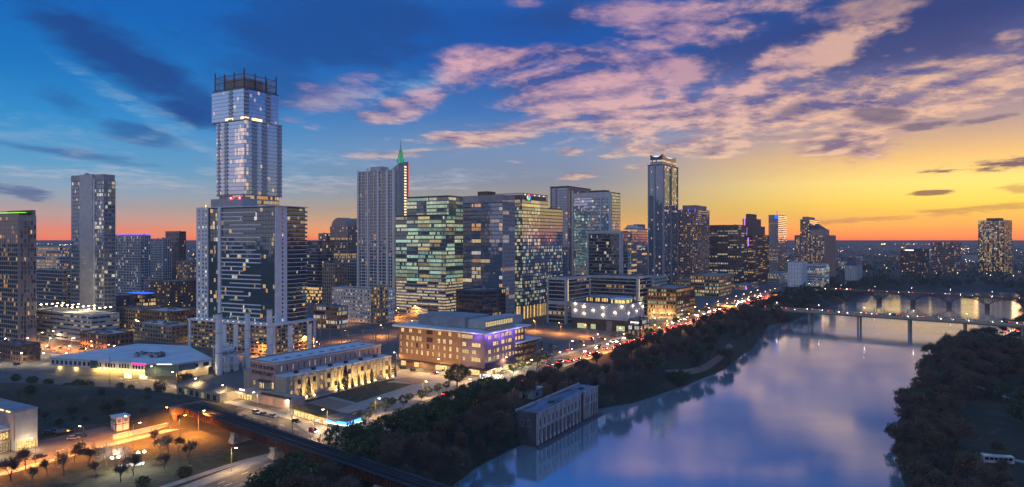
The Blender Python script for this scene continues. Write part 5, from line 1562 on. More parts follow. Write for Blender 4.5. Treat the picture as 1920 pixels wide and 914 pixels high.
# ---- corner building bottom left and white cabin
cb_ = root_at('corner_building', 'modern grey and white building with lit shop windows at the lower left edge', 'building', -186.7, 256.6, radians(30))
b1 = Box(0, 0, 7.6, 44)
plain_box(cb_, 'white_wall', 0, 0, -1, 7.6, 44, 14.6, 'conc_grey'); plain_box(cb_, 'roof', -.2, -.2, 14.6, 7.8, 44.2, 15.1, 'roof_grey')
plain_box(cb_, 'side_panel', -.4, .3, 4, -.02, 43, 14.2, 'pinkstone')
window_parts(cb_, b1, 'S', .4, 7.0, .2, 3.4, .05, (1.7, 1.15, .35), 'limestone', bars=3, name='shop_window')
for i in range(4): plain_box(cb_, 'roof_lamp', -.5, 3 + i * 5, 14.3, -.42, 6 + i * 5, 14.8, 'lamp_soft')
plain_box(cb_, 'front_block', -15, 3, -1, -.4, 44, 8.2, 'pinkstone'); plain_box(cb_, 'front_roof', -15.4, 2.6, 8.2, -.4, 44, 8.6, 'roof_white')
b2 = Box(-15, 3, 0, 44)
for i in range(4):
    for za in (.4, 4.6): window_parts(cb_, b2, 'S', .6 + i * 3.5, 3.6 + i * 3.5, za, za + 2.8, .05, (1.5, 1.05, .35) if (i + (za > 1)) % 3 else (.5, .4, .2), 'metal_dark', bars=2, name='shop_window')
for i in range(8):
    for za in (.4, 4.6): window_parts(cb_, b2, 'W', 10 + i * 3.8, 13 + i * 3.8, za, za + 2.8, .05, (1.2, .85, .35) if i % 2 else None, 'metal_dark', bars=2, name='shop_window')
lamp_light('POINT', cb_, (4, -3.5, 2.6), 500, WARMW); lamp_light('POINT', cb_, (-8, -2, 3.0), 600, (1, .9, .5))
ca = root_at('site_cabin', 'two storey white site cabin with pale blue roof beside the orange lit road', 'cabin', *gp(217, 808), radians(40))
c1 = Box(0, 0, 5.5, 5.5)
plain_box(ca, 'wall', 0, 0, -.5, 5.5, 5.5, 5.6, 'conc_white'); plain_box(ca, 'roof', -.25, -.25, 5.6, 5.75, 5.75, 5.95, 'roof_white')
for f in 'WS':
    for t_ in (0, 2.6, 5.25): mb = MB(); c1.slab(mb, f, t_, t_ + .25, 0, 5.6, 0, .1); mb.build('frame_post', M['metal_dark'], ca)
    mb = MB(); c1.slab(mb, f, 0, 5.5, 2.7, 2.95, .01, .12); mb.build('frame_beam', M['metal_dark'], ca)
    for t_ in (.7, 3.3): window_parts(ca, c1, f, t_, t_ + 1.3, 3.5, 4.9, .03, (.35, .3, .25) if f == 'S' else None, 'metal_grey')
for i in range(8):
    plain_box(ca, 'stair_tread', -1.2, 5.6 - i * .62, 2.7 - i * .34, -.12, 6.1 - i * .62, 2.78 - i * .34, 'metal_dark')

# ---- railway bridge
RB, RD = (-62.7, 233.0), (-.765, .644)
rb = thing('railway_bridge', 'rusty steel girder railway bridge crossing the road on concrete piers', 'bridge', (RB[0], RB[1], 0), atan2(RD[1], RD[0]))
# local x runs along the track towards the berm; the side facing us is +y
spans = [(-130, -72), (-72, -31), (-31, 2), (2, 29), (29, 58), (58, 103)]
for k, (s0, s1) in enumerate(spans):
    for y in (-2.6, 2.6):
        mb = MB(); sg = 1 if y > 0 else -1
        mb.box(s0 + .15, y - .12, 3.9, s1 - .15, y + .12, 7.0)
        mb.box(s0 + .15, y - .42, 3.75, s1 - .15, y + .42, 3.9); mb.box(s0 + .15, y - .42, 7.0, s1 - .15, y + .42, 7.15)
        g = mb.build('girder', M['rust'], rb)
        mb = MB(); x = s0 + 1
        while x < s1 - .6:
            mb.box(x, y + sg * .12 if sg > 0 else y - .38, 3.9, x + .12, y + .38 if sg > 0 else y - .12, 7.0); x += 1.5
        mb.build('stiffeners', M['rust'], g, 'stuff')
tie = MB(); tie.box(-.13, -2.4, 7.16, .13, 2.4, 7.38); tie_me = tie.mesh('tie', [M['iron_black']])
for i in range(290): link('tie', tie_me, rb, None, (-88 + i * .66, 0, 0))
for y in (-.75, .75): plain_box(rb, 'rail', -130, y - .05, 7.38, 108, y + .05, 7.54, 'rail_steel')
plain_box(rb, 'walkway', -130, 2.45, 7.2, 103, 4.1, 7.32, 'iron_black'); plain_box(rb, 'walkway', -130, -4.1, 7.2, 103, -2.45, 7.32, 'iron_black')
for y in (4.0, -4.0):
    for z in (7.9, 8.5): plain_box(rb, 'hand_rail', -130, y - .04, z, 103, y + .04, z + .07, 'iron_black')
    mb = MB(); mb.box(-.05, -.05, 7.3, .05, .05, 8.56); pm = mb.mesh('rail_post', [M['iron_black']])
    for i in range(70): link('rail_post', pm, rb, None, (-86 + i * 2.7, y, 0))
mat('old_concrete', (.36, .30, .24), .9, var=.45, vscale=.35, bump=.4, bscale=.9)
for s_, w_ in ((-72, 3.6), (-31, 3.6), (2, 3.4), (29, 3.4), (58, 3.2)):
    g0 = ground_z(RB[0] + RD[0] * s_, RB[1] + RD[1] * s_) - 2
    mb = MB(); mb.hexa([(s_ - w_ * .75, -5.4, g0), (s_ + w_ * .75, -5.4, g0), (s_ + w_ * .75, 5.4, g0), (s_ - w_ * .75, 5.4, g0)], [(s_ - w_ * .42, -3.6, 3.0), (s_ + w_ * .42, -3.6, 3.0), (s_ + w_ * .42, 3.6, 3.0), (s_ - w_ * .42, 3.6, 3.0)])
    p_ = mb.build('pier', M['old_concrete'], rb); plain_box(rb, 'pier_cap', s_ - w_ * .5, -4, 3.0, s_ + w_ * .5, 4, 3.74, 'old_concrete')
mb = MB(); mb.box(103, -7, -1, 107, 7, 7.1); mb.box(100, 6.5, -1, 103, 7.4, 5); mb.build('abutment', M['brick'], rb)
ww = thing('retaining_wall', 'long low concrete wall along the orange lit road below the railway bank', 'wall', (*gp(212, 823), 0), atan2(30, 22))
plain_box(ww, 'wall', 0, -.2, -.5, 22, .2, 1.7, 'conc_light'); plain_box(ww, 'coping', -.1, -.35, 1.7, 22.1, .35, 1.9, 'conc_grey')
# rail on the berm
mb = MB()
pts = smooth([(p[0], p[1]) for p in BERM], 6)
for d in (-.75, .75):
    a, b = offset_line(pts, d - .05), offset_line(pts, d + .05)
    for i in range(len(pts) - 1):
        z0_, z1_ = ground_z(*pts[i]) + .15, ground_z(*pts[i + 1]) + .15
        mb.face([(*a[i], z0_), (*b[i], z0_), (*b[i + 1], z1_), (*a[i + 1], z1_)])
bt = mb.build('railway_track', M['rail_steel']); tag(bt, 'rails running along the dark grassy bank to the bridge', 'railway track')

# ---- the two road bridges over the lake
def along(p0, d, s_, off=0): return (p0[0] + d[0] * s_ + d[1] * off, p0[1] + d[1] * s_ - d[0] * off)
nb_r = thing('road_bridge', 'nearer flat concrete road bridge with car lights over the lake', 'bridge', (345, 678, 0), atan2(-.64, .77))
plain_box(nb_r, 'deck', -150, -9, 4.3, 260, 9, 5.4, 'limestone'); plain_box(nb_r, 'road_surface', -150, -8.4, 5.4, 260, 8.4, 5.46, 'asphalt')
for y in (-9, 8.6): plain_box(nb_r, 'parapet', -150, y, 5.4, 260, y + .4, 6.5, 'limestone')
for y in (-6, 6): plain_box(nb_r, 'beam', -150, y - .5, 2.9, 260, y + .5, 4.3, 'limestone')
for s_ in (-92, -46, 0, 44, 88, 130):
    for y in (-5.5, 5.5):
        mb = MB(); mb.tube((s_, y, -11), (s_, y, 2.2), .95, n=10); mb.build('pier', M['limestone'], nb_r)
    plain_box(nb_r, 'pier_cap', s_ - .9, -8, 2.0, s_ + .9, 8, 2.9, 'limestone')
fb = thing('road_bridge', 'farther concrete arch bridge with slim piers over the lake', 'bridge', (531, 908, 0), atan2(-.69, .724))
plain_box(fb, 'deck', -170, -9, 6.6, 330, 9, 7.9, 'brown'); plain_box(fb, 'road_surface', -170, -8.4, 7.9, 330, 8.4, 7.96, 'asphalt')
for y in (-9, 8.6): plain_box(fb, 'parapet', -170, y, 7.9, 330, y + .4, 9.0, 'brown')
PS = [-80, -39, 2, 43, 84, 125, 166]
for s_ in PS:
    plain_box(fb, 'pier', s_ - 1.5, -7, -11, s_ + 1.5, 7, -1.6, 'brown')
    plain_box(fb, 'pier_cap', s_ - 2.0, -7.4, -2.2, s_ + 2.0, 7.4, -1.2, 'brown')
for a, b in zip(PS[:-1], PS[1:]):
    for y in (-6.5, 5.5):
        mb = MB(); n_ = 10
        for i in range(n_):
            q0, q1 = i / n_, (i + 1) / n_
            x0, x1 = a + 1.5 + (b - a - 3) * q0, a + 1.5 + (b - a - 3) * q1
            h0, h1 = -1.3 + 7.2 * (1 - (2 * q0 - 1) ** 2), -1.3 + 7.2 * (1 - (2 * q1 - 1) ** 2)
            mb.hexa([(x0, y, h0 - .9), (x1, y, h1 - .9), (x1, y + 1, h1 - .9), (x0, y + 1, h0 - .9)], [(x0, y, h0), (x1, y, h1), (x1, y + 1, h1), (x0, y + 1, h0)])
        ar = mb.build('arch', M['brown'], fb)
        mb = MB()
        for q in (.08, .18, .28, .72, .82, .92):
            x = a + 1.5 + (b - a - 3) * q; h = -1.3 + 7.2 * (1 - (2 * q - 1) ** 2)
            mb.box(x - .3, y + .1, h - .2, x + .3, y + .9, 6.65)
        mb.build('spandrel_posts', M['brown'], ar, 'stuff')

# ================================================================== TREES
def leaf_mat(name, c0, c1):
    m_ = bpy.data.materials.new(name); m_.use_nodes = True
    nt = NT(m_.node_tree); b = nt.n['Principled BSDF']
    oi = nt.new('ShaderNodeObjectInfo'); tcn = nt.new('ShaderNodeTexCoord')
    n_ = nt.noise(tcn.outputs['Object'], .7, 4, .6)
    f_ = nt.m('ADD', nt.m('MULTIPLY', oi.outputs['Random'], .5), nt.m('MULTIPLY', nt.step(n_, .3, .7), .5))
    nt.l.new(nt.mix(f_, (*c0, 1), (*c1, 1)), b.inputs['Base Color'])
    b.inputs['Roughness'].default_value = .75
    M[name] = m_
leaf_mat('leaf_oak', (.018, .032, .012), (.075, .095, .032))
leaf_mat('leaf_brown', (.060, .040, .028), (.19, .125, .075))
leaf_mat('leaf_rust', (.075, .038, .020), (.10, .055, .028))
leaf_mat('leaf_cypress', (.012, .024, .012), (.022, .036, .016))
leaf_mat('twig', (.095, .066, .050), (.13, .095, .075))
mat('bark', (.07, .052, .042), .9, var=.3, vscale=2)

def rnd_dir(r):
    z = r.uniform(-1, 1); a = r.uniform(0, 2 * pi); s_ = sqrt(1 - z * z)
    return (s_ * cos(a), s_ * sin(a), z)

def leaf(mb, p, size, r):
    a, b = rnd_dir(r), rnd_dir(r)
    c = (a[1] * b[2] - a[2] * b[1], a[2] * b[0] - a[0] * b[2], a[0] * b[1] - a[1] * b[0])
    l = sqrt(sum(x * x for x in c)) or 1
    c = tuple(x / l for x in c)
    w_ = size * r.uniform(.35, .6)
    mb.face([tuple(p[k] - a[k] * size * .5 for k in range(3)), tuple(p[k] + c[k] * w_ * .5 for k in range(3)), tuple(p[k] + a[k] * size * .5 for k in range(3)), tuple(p[k] - c[k] * w_ * .5 for k in range(3))])

def grow(mb_t, mb_b, r, p, d, L, rad, lvl, maxl, ends, spread, up=.25):
    """a limb and its branches"""
    q = tuple(p[k] + d[k] * L for k in range(3))
    (mb_t if lvl < 2 else mb_b).tube(p, q, rad, rad * .62, 6 if lvl < 2 else 3, 0, caps=False)
    ends.append((q, lvl))
    if lvl >= maxl: return
    n = r.choice((3, 4)) if lvl < 2 else r.choice((2, 3, 3))
    for i in range(n):
        e = rnd_dir(r)
        nd = [d[k] + e[k] * spread for k in range(3)]
        nd[2] += up
        l = sqrt(sum(x * x for x in nd)) or 1
        nd = [x / l for x in nd]
        t_ = r.uniform(.55, 1.0)
        s_ = tuple(p[k] + d[k] * L * t_ for k in range(3))
        grow(mb_t, mb_b, r, s_, nd, L * r.uniform(.58, .8), rad * .55, lvl + 1, maxl, ends, spread, up * .8)

def proto_oak(seed, R, Ht):
    r = random.Random(seed); t_, c_ = MB(), MB(); ends = []
    grow(t_, t_, r, (0, 0, -.6), (0, 0, 1), Ht * .34, R * .055, 0, 2, ends, .95, .15)
    for i in range(80):
        d = rnd_dir(r); k = r.uniform(.45, 1.0) ** .6
        rx = R * k * (1 + .18 * sin(3 * atan2(d[1], d[0]) + seed))
        ctr = (d[0] * rx, d[1] * rx, Ht * .62 + d[2] * Ht * .36 * k)
        cr_ = R * r.uniform(.16, .28)
        for j in range(30):
            e = rnd_dir(r); q = r.uniform(.2, 1) ** .5 * cr_
            leaf(c_, tuple(ctr[m] + e[m] * q * (.7 if m == 2 else 1) for m in range(3)), r.uniform(.5, .95) * R / 6, r)
    return t_.mesh('trunk', [M['bark']]), c_.mesh('crown', [M['leaf_oak']])

def proto_bare(seed, Ht, lm='leaf_brown', leaves=1500, up=.3, spread=.75, lv=5):
    r = random.Random(seed); t_, c_ = MB(), MB(); ends = []
    grow(t_, c_, r, (0, 0, -.6), (0, 0, 1), Ht * .30, Ht * .018, 0, lv, ends, spread, up)
    tips = [e for e in ends if e[1] >= 3]
    for q, lv in tips:
        for j in range(3):
            e = rnd_dir(r); e = (e[0], e[1], e[2] + .35)
            c_.tube(q, tuple(q[k] + e[k] * r.uniform(.7, 2.0) for k in range(3)), .055, .02, 3, 0, False)
    for i in range(leaves):
        q, lv = r.choice(tips); e = rnd_dir(r); s_ = r.uniform(0, 1.3)
        n0 = len(c_.f)
        leaf(c_, tuple(q[k] + e[k] * s_ for k in range(3)), r.uniform(.3, .75) * min(1, Ht / 12), r)
        c_.mi[-1] = 1
    return t_.mesh('trunk', [M['bark']]), c_.mesh('crown', [M['twig'], M[lm]])

def proto_cone(seed, Ht, R):
    r = random.Random(seed); t_, c_ = MB(), MB()
    t_.tube((0, 0, -.4), (0, 0, Ht * .5), .16, .08, 6)
    for i in range(750):
        z = r.uniform(.03, 1); a = r.uniform(0, 2 * pi)
        rr = R * min(1, (1 - z) * 2.2 + .08) * min(1, .45 + z * 3) * r.uniform(.6, 1.05)
        leaf(c_, (rr * cos(a), rr * sin(a), z * Ht), r.uniform(.35, .6), r)
    return t_.mesh('trunk', [M['bark']]), c_.mesh('crown', [M['leaf_cypress']])

def proto_bush(seed, R, lm):
    r = random.Random(seed); t_, c_ = MB(), MB(); ends = []
    grow(t_, t_, r, (0, 0, -.3), (0, 0, 1), R * .5, R * .06, 0, 2, ends, 1.0, .2)
    for i in range(700):
        d = rnd_dir(r); k = r.uniform(.3, 1) ** .4 * R * r.uniform(.85, 1.1)
        leaf(c_, (d[0] * k, d[1] * k, max(.05, R * .62 + d[2] * k * .75)), r.uniform(.3, .6), r)
    return t_.mesh('trunk', [M['bark']]), c_.mesh('crown', [M[lm]])

PO = [proto_oak(s, 6.0, 9.5) for s in (1, 2, 3, 4)]
PB = [proto_bare(s, 12.5) for s in (11, 12, 13, 14)]
PR = [proto_bare(s, 13.5, 'leaf_rust', 2800, .55, .5) for s in (21, 22)]
PC = [proto_cone(s, 7.5, .8) for s in (31, 32)]
PS_ = [proto_bare(s, 7.5, 'leaf_brown', 90, .45, .6, 4) for s in (41, 42, 43)]
PY = [proto_oak(s, 2.3, 5.2) for s in (51, 52)]
PU = [proto_bush(s, 2.0, 'leaf_oak') for s in (61, 62)]
TREES = []
tr = random.Random(99)
def plant(name, cat, protos, x, y, sc, label, group, z=None):
    z = ground_z(x, y) if z is None else z
    t_ = thing(name, label, cat, (x, y, z), tr.uniform(0, 6.28), group, (sc * tr.uniform(.92, 1.08), sc * tr.uniform(.92, 1.08), sc * tr.uniform(.88, 1.15)))
    a, b = tr.choice(protos)
    link('trunk', a, t_); link('crown', b, t_)
    TREES.append((x, y))
    return t_

def zone_north(y):
    return 'just past the intake house' if y < 410 else 'above the gravel track' if y < 530 else 'halfway to the nearer bridge' if y < 640 else 'next to the nearer bridge'
def zone_south(x, y):
    return 'at the bottom edge of the picture' if y < 265 else 'near the bend of the shore' if y < 370 else 'left of the playing field' if y < 480 else 'by the nearer bridge end'
def cap(sc, rd, x, y, h=12.5): return max(.3, min(sc, (.36 * rd + 1.5 - ground_z(x, y)) / h))
def size_word(sc, lo, hi): return 'small' if sc < lo + (hi - lo) / 3 else 'large' if sc > hi - (hi - lo) / 3 else 'medium'

def side_of(pts, x, y):
    """signed distance to a line: > 0 lies to the right of the direction of travel"""
    best, sg = 1e9, 1
    for i in range(len(pts) - 1):
        (ax, ay), (bx_, by_) = pts[i][:2], pts[i + 1][:2]
        ex, ey = bx_ - ax, by_ - ay
        t_ = max(0, min(1, ((x - ax) * ex + (y - ay) * ey) / (ex * ex + ey * ey)))
        d = sqrt((x - ax - t_ * ex) ** 2 + (y - ay - t_ * ey) ** 2)
        if d < best: best, sg = d, (1 if ex * (y - ay) - ey * (x - ax) < 0 else -1)
    return best * sg

def lake_d(x, y):
    a, b = np.array([float(x)]), np.array([float(y)])
    d = float(seg_dist(a, b, LAKE, True)[0])
    return -d if bool(inside(a, b, LAKE)[0]) else d

def in_view(x, y, m_=30): return y > 150 and abs(x) < .75 * y + m_ and (y > 205 or True)
def rail_d(x, y):
    rx, ry = x - RB[0], y - RB[1]
    return abs(rx * RD[1] - ry * RD[0])
def pump_clear(x, y):
    u, v = (sin(radians(30.6)), cos(radians(30.6))), (-cos(radians(30.6)), sin(radians(30.6)))
    a, b = (x - 11) * u[0] + (y - 287.5) * u[1], (x - 11) * v[0] + (y - 287.5) * v[1]
    return not (-7 < a < 67 and -6 < b < 18)
def near_any(x, y, d):
    return any((x - a) ** 2 + (y - b) ** 2 < d * d for a, b in TREES)

# signature trees first
plant('oak_tree', 'tree', PO, *gp(857, 724), 1.35, 'big round evergreen oak at the library corner beside the plaza', None, 0)
for i, (px_, py_, s_) in enumerate([(564, 748, .8), (579, 744, 1.25), (635, 733, .8), (648, 730, 1.7), (661, 727, .85), (673, 723, .85), (685, 720, .95), (697, 716, 1.1), (730, 708, .9), (741, 706, .95)]):
    plant('cypress_tree', 'tree', PC, *gp(px_, py_), s_, 'tallest columnar cypress before the floodlit plant wing' if i == 3 else 'slim columnar cypress standing before the floodlit plant wing', 'cypresses along the plant wing', 0)
for i, (px_, py_) in enumerate([(690, 786), (704, 776), (722, 772), (735, 762), (756, 762), (768, 752), (790, 750), (802, 742), (822, 738), (838, 730), (676, 796)]):
    plant('street_tree', 'tree', PY, *gp(px_, py_), tr.uniform(.9, 1.25), 'small leafy tree in the row on the plaza edge by the road', 'small trees on the plaza edge', 0)
for i, (px_, py_) in enumerate([(962, 700), (978, 694), (992, 688), (1008, 684), (1022, 678), (945, 690)]):
    plant('street_tree', 'tree', PY, *gp(px_, py_), tr.uniform(.9, 1.3), 'small leafy tree lit yellow in front of the library porch', 'small trees before the library porch', 0)
for i, (px_, py_) in enumerate([(1216, 630), (1228, 626), (1206, 634), (1242, 618), (1268, 606), (1290, 598), (1325, 586), (1350, 580), (1180, 640)]):
    plant('oak_tree', 'tree', PO, *gp(px_, py_), tr.uniform(.55, .8), 'dark street oak between the riverside road and the shops', 'street oaks by the shops', 0)
for i, (px_, py_) in enumerate([(432, 864), (346, 892), (268, 908), (690, 905), (150, 842)]):
    plant('round_bush', 'bush', PU, *gp(px_, py_), tr.uniform(1.0, 1.4), 'round dark bush on the park lawn near the railway bridge', 'round bushes on the park lawn', 0)
for i, (px_, py_) in enumerate([(48, 880), (88, 888), (140, 866), (168, 872), (200, 880), (250, 890), (232, 876), (300, 846), (316, 852), (334, 846), (290, 836), (352, 862), (120, 892), (180, 896), (308, 880), (20, 900), (226, 902), (60, 905)]):
    plant('bare_tree', 'tree', PS_, *gp(px_, py_), tr.uniform(.9, 1.4), 'small bare tree in the orange lit corner park', 'small bare trees in the corner park', 0)
for i, (px_, py_) in enumerate([(424, 782), (440, 786), (456, 790), (470, 796), (486, 800), (500, 806), (516, 812)]):
    plant('bare_tree', 'tree', PS_, *gp(px_, py_), tr.uniform(.5, .75), 'small bare tree between plant street and railway bridge', 'small trees along the railway bridge', 0)
for i, (px_, py_) in enumerate([(126, 728), (146, 726), (164, 730), (340, 716), (352, 712), (300, 728), (90, 722), (60, 716), (30, 712), (380, 728)]):
    plant('round_bush', 'bush', PU, *gp(px_, py_), tr.uniform(1.2, 1.9), 'dark shrub around the white roofed building with the pink sign', 'shrubs around the white roofed building')

for i in range(46):
    x, y = gp(tr.uniform(-10, 360), tr.uniform(742, 796))
    if side_of(PARKRD, x, y) > -22 and y < 300: continue
    if rail_d(x, y) < 7 and x > -160: continue
    if abs(side_of(BERM, x, y)) < 4: continue
    plant('scrub_bush', 'bush', PU if i % 3 else PS_, x, y, tr.uniform(.7, 1.3) * (1 if i % 3 else .6), 'low dark scrub on the grassy railway bank', 'scrub on the railway bank')

# north bank, near part: oaks by the road, brown trees towards the lake
tries = 0
cnt = {'a': 0, 'b': 0, 'c': 0, 'd': 0}
while tries < 5200 and cnt['a'] < 95:
    tries += 1
    x, y = tr.uniform(-110, 75), tr.uniform(165, 375)
    rdist = side_of(CHAVEZ, x, y); ld = lake_d(x, y)
    if rdist < 15 or ld < 1.5 or not pump_clear(x, y) or near_any(x, y, 7.2) or not in_view(x, y, 15): continue
    rl = rail_d(x, y)
    if rl < 6.5: continue
    # keep the view of the intake house and its hut open
    hx, hy = gp(1000, 748)
    if (x - hx) ** 2 + (y - hy) ** 2 < 170 or (26 < y - 265 < 60 and x > -2 and pump_clear(x, y) and x < 6): continue
    if rdist < 34 and ((-75 < x < -2 and y < 345)):
        sc_ = tr.uniform(.95, 1.35); zn = ('by the railway bridge' if y < 262 else 'below the plaza' if y < 310 else 'before the library'); plant('oak_tree', 'tree', PO, x, y, sc_, f'{size_word(sc_, .95, 1.35)} dark evergreen oak beside the riverside road {zn}', f'evergreen oaks by the intake house {zn}')
    elif ld < 20 and tr.random() < .35:
        plant('rusty_tree', 'tree', PR, x, y, tr.uniform(.9, 1.25), 'tall rusty brown tree on the lake bank below the railway bridge', 'rusty trees on the near lake bank')
    else:
        sc_ = cap(tr.uniform(1.0, 1.45), rdist, x, y); zn = ('below the railway bridge' if y < 232 else 'behind the oaks' if x < -30 else 'beside the intake house'); plant('bare_tree', 'tree', PB, x, y, sc_, f'{size_word(sc_, 1.0, 1.45)} bare brown tree on the near lake bank {zn}', f'bare trees on the near lake bank {zn}')
    cnt['a'] += 1
# north bank, far part
tries = 0
while tries < 7000 and cnt['b'] < 215:
    tries += 1
    y = tr.uniform(340, 800); x = tr.uniform(20, 340)
    rdist = side_of(CHAVEZ, x, y); ld = lake_d(x, y)
    if rdist < 17 or ld < 2 or not pump_clear(x, y): continue
    if 30 < ld < 200 and rdist > 40: pass
    # open gravel track by the water
    if 400 < y < 530 and 3 < ld < 13 and tr.random() < .85: continue
    if near_any(x, y, 6.6): continue
    if 40 < x < 100 and 395 < y < 480 and rdist < 30: continue        # grassy slope by the road
    u_ = tr.random()
    if u_ < .16: sc_ = cap(tr.uniform(.9, 1.25), rdist, x, y); zn = zone_north(y); plant('oak_tree', 'tree', PO, x, y, sc_, f'{size_word(sc_, .9, 1.25)} evergreen oak among bare trees on the north bank {zn}', f'oaks on the north bank {zn}')
    elif u_ < .30: sc_ = cap(tr.uniform(.95, 1.35), rdist, x, y); zn = zone_north(y); plant('rusty_tree', 'tree', PR, x, y, sc_, f'{size_word(sc_, .95, 1.35)} rusty brown tree on the north bank {zn}', f'rusty trees on the north bank {zn}')
    else: sc_ = cap(tr.uniform(1.05, 1.5), rdist, x, y); zn = zone_north(y); plant('bare_tree', 'tree', PB, x, y, sc_, f'{size_word(sc_, 1.05, 1.5)} bare brown tree on the north bank {zn}', f'bare trees on the north bank {zn}')
    cnt['b'] += 1
# south bank park
tries = 0
while tries < 16000 and cnt['c'] < 190:
    tries += 1
    y = tr.uniform(175, 660); x = tr.uniform(120, 520)
    if side_of(CHAVEZ, x, y) < 60: continue
    ld = lake_d(x, y)
    if ld < 2.5 or x > .75 * y + 22 or x < .47 * y: continue
    if 385 < x < 525 and 495 < y < 615: continue
    near_shore = ld < 24
    if not near_shore and (186 < x < 206 and 205 < y < 285): continue
    if not near_shore and tr.random() < .45: continue
    if not near_shore and (y - 215) * .9 < x < y * .9 and 200 < x < 300 and 225 < y < 345 and tr.random() < .9: continue
    if near_any(x, y, 7.5 if near_shore else 13): continue
    if abs(side_of([(196, 214), (200, 232), (196, 252), (184, 268)], x, y)) < 5: continue
    if ((x - 345) * .77 + (y - 678) * -.64) > -20 and abs((x - 345) * .64 + (y - 678) * .77) < 14: continue
    u_ = tr.random()
    if near_shore and u_ < .74: sc_ = tr.uniform(1.0, 1.45); zn = zone_south(x, y); plant('bare_tree', 'tree', PB, x, y, sc_, f'{size_word(sc_, 1.0, 1.45)} bare dark tree on the south shore {zn}', f'bare trees on the south shore {zn}')
    elif u_ < .42: sc_ = tr.uniform(.9, 1.3); zn = zone_south(x, y); plant('bare_tree', 'tree', PB, x, y, sc_, f'{size_word(sc_, .9, 1.3)} bare tree inside the south park {zn}', f'bare trees in the south park {zn}')
    else: sc_ = tr.uniform(.75, 1.3); zn = zone_south(x, y); plant('oak_tree', 'tree', PO, x, y, sc_, f'{size_word(sc_, .75, 1.3)} dark oak in the south park {zn}', f'oaks in the south park {zn}')
    cnt['c'] += 1
# banks between and beyond the bridges
tries = 0
while tries < 9000 and cnt['d'] < 130:
    tries += 1
    y = tr.uniform(640, 1350); x = tr.uniform(250, 1020)
    ld = lake_d(x, y)
    if ld < 3 or ld > 120 or x > .75 * y + 20: continue
    if abs((x - 345) * .64 + (y - 678) * .77) < 15 or abs((x - 531) * .69 + (y - 908) * .724) < 15: continue
    rdist = side_of(CHAVEZ, x, y)
    if abs(rdist) < 15 or rdist < 0 : continue
    if near_any(x, y, 11): continue
    sc_ = tr.uniform(.8, 1.25); zn = ('on the north side' if side_of(LAKE[13:19], x, y) < 0 else 'on the south side'); plant('oak_tree', 'tree', PO, x, y, sc_, f'{size_word(sc_, .8, 1.25)} dark tree on the far lake bank {zn} by the bridges', f'trees on the far lake banks {zn}')
    cnt['d'] += 1

# ================================================================== LAMPS
def lamp_proto(name, hgt, arm, headmat, energy, color, cat='street lamp'):
    root = link(name, None)
    mb = MB(); mb.tube((0, 0, -.3), (0, 0, hgt), .13, .08, 6); mb.build('pole', M['metal_grey'], root)
    if arm:
        mb = MB(); mb.tube((0, 0, hgt - .2), (arm, 0, hgt + .3), .06, .05, 5); mb.build('arm', M['metal_grey'], root)
    mb = MB(); mb.box(arm - .15, -.22, hgt + .12, arm + .75, .22, hgt + .34); hd = mb.build('lamp_head', M['metal_dark'], root)
    mb = MB(); mb.box(arm - .1, -.2, hgt - .06, arm + .7, .2, hgt + .118); mb.build('lamp_glass', M[headmat], hd)
    lamp_light('SPOT', root, (arm + .3, 0, hgt - .15), energy, color, 165, .5)
    return root
LIT = []
def place_lamp(pr, x, y, rz, label, group, z=None):
    c = copy_tree(pr, (x, y, max(ground_z(x, y), -4) if z is None else z), rz, None, None, group)
    tag(c, label, 'street lamp', group)
    return c
L_SOD = lamp_proto('street_lamp', 9, 2.2, 'lamp_amber', 9000, AMBER)
L_WRM = lamp_proto('street_lamp', 8.5, 1.8, 'lamp_warm', 2300, (1.0, .60, .22))
L_PRK = lamp_proto('street_lamp', 9, 2.2, 'lamp_amber', 9500, (1.0, .33, .045))
L_LOT = lamp_proto('car_park_lamp', 7, .5, 'lamp_white', 1500, (1.0, .78, .45))
def along_line(pts, gap, start, stop, key=1):
    out, acc = [], 0
    for i in range(len(pts) - 1):
        (ax, ay), (bx_, by_) = pts[i][:2], pts[i + 1][:2]
        L = sqrt((bx_ - ax) ** 2 + (by_ - ay) ** 2)
        while acc < L:
            q = acc / L; p = (ax + (bx_ - ax) * q, ay + (by_ - ay) * q)
            if start <= p[key] <= stop: out.append((p, atan2(by_ - ay, bx_ - ax)))
            acc += gap
        acc -= L
    return out
for k, (p, a) in enumerate(along_line(offset_line(CHAVEZ, -10.5), 40, 205, 980)):
    place_lamp(L_WRM, p[0], p[1], a - pi / 2, 'street lamp on the city side of the riverside road', 'lamps on the city side of the riverside road', .1)
for k, (p, a) in enumerate(along_line(offset_line(CHAVEZ, 10.8), 32, 320, 980)):
    place_lamp(L_SOD if p[1] > 440 else L_WRM, p[0], p[1], a + pi / 2, 'street lamp on the lake side of the riverside road', 'lamps on the lake side of the riverside road', .1)
for k, (p, a) in enumerate(along_line(offset_line(SEAHOLM, -8.5), 26, 275, 420)):
    place_lamp(L_WRM, p[0], p[1], a - pi / 2, 'street lamp along the plant street pavement', 'lamps along the plant street', .1)
for k, (p, a) in enumerate(along_line(offset_line(PARKRD, 9.0), 17, 205, 312)):
    if rail_d(*p) < 8: continue
    place_lamp(L_PRK, p[0], p[1], a + pi / 2, 'amber street lamp beside the corner park road', 'amber lamps by the corner park', .1)
for px_, py_ in ((336, 822), (372, 812), (250, 838)):
    x, y = gp(px_, py_)
    place_lamp(L_PRK, x, y, 1.0, 'amber street lamp beside the corner park road', 'amber lamps by the corner park', .02)
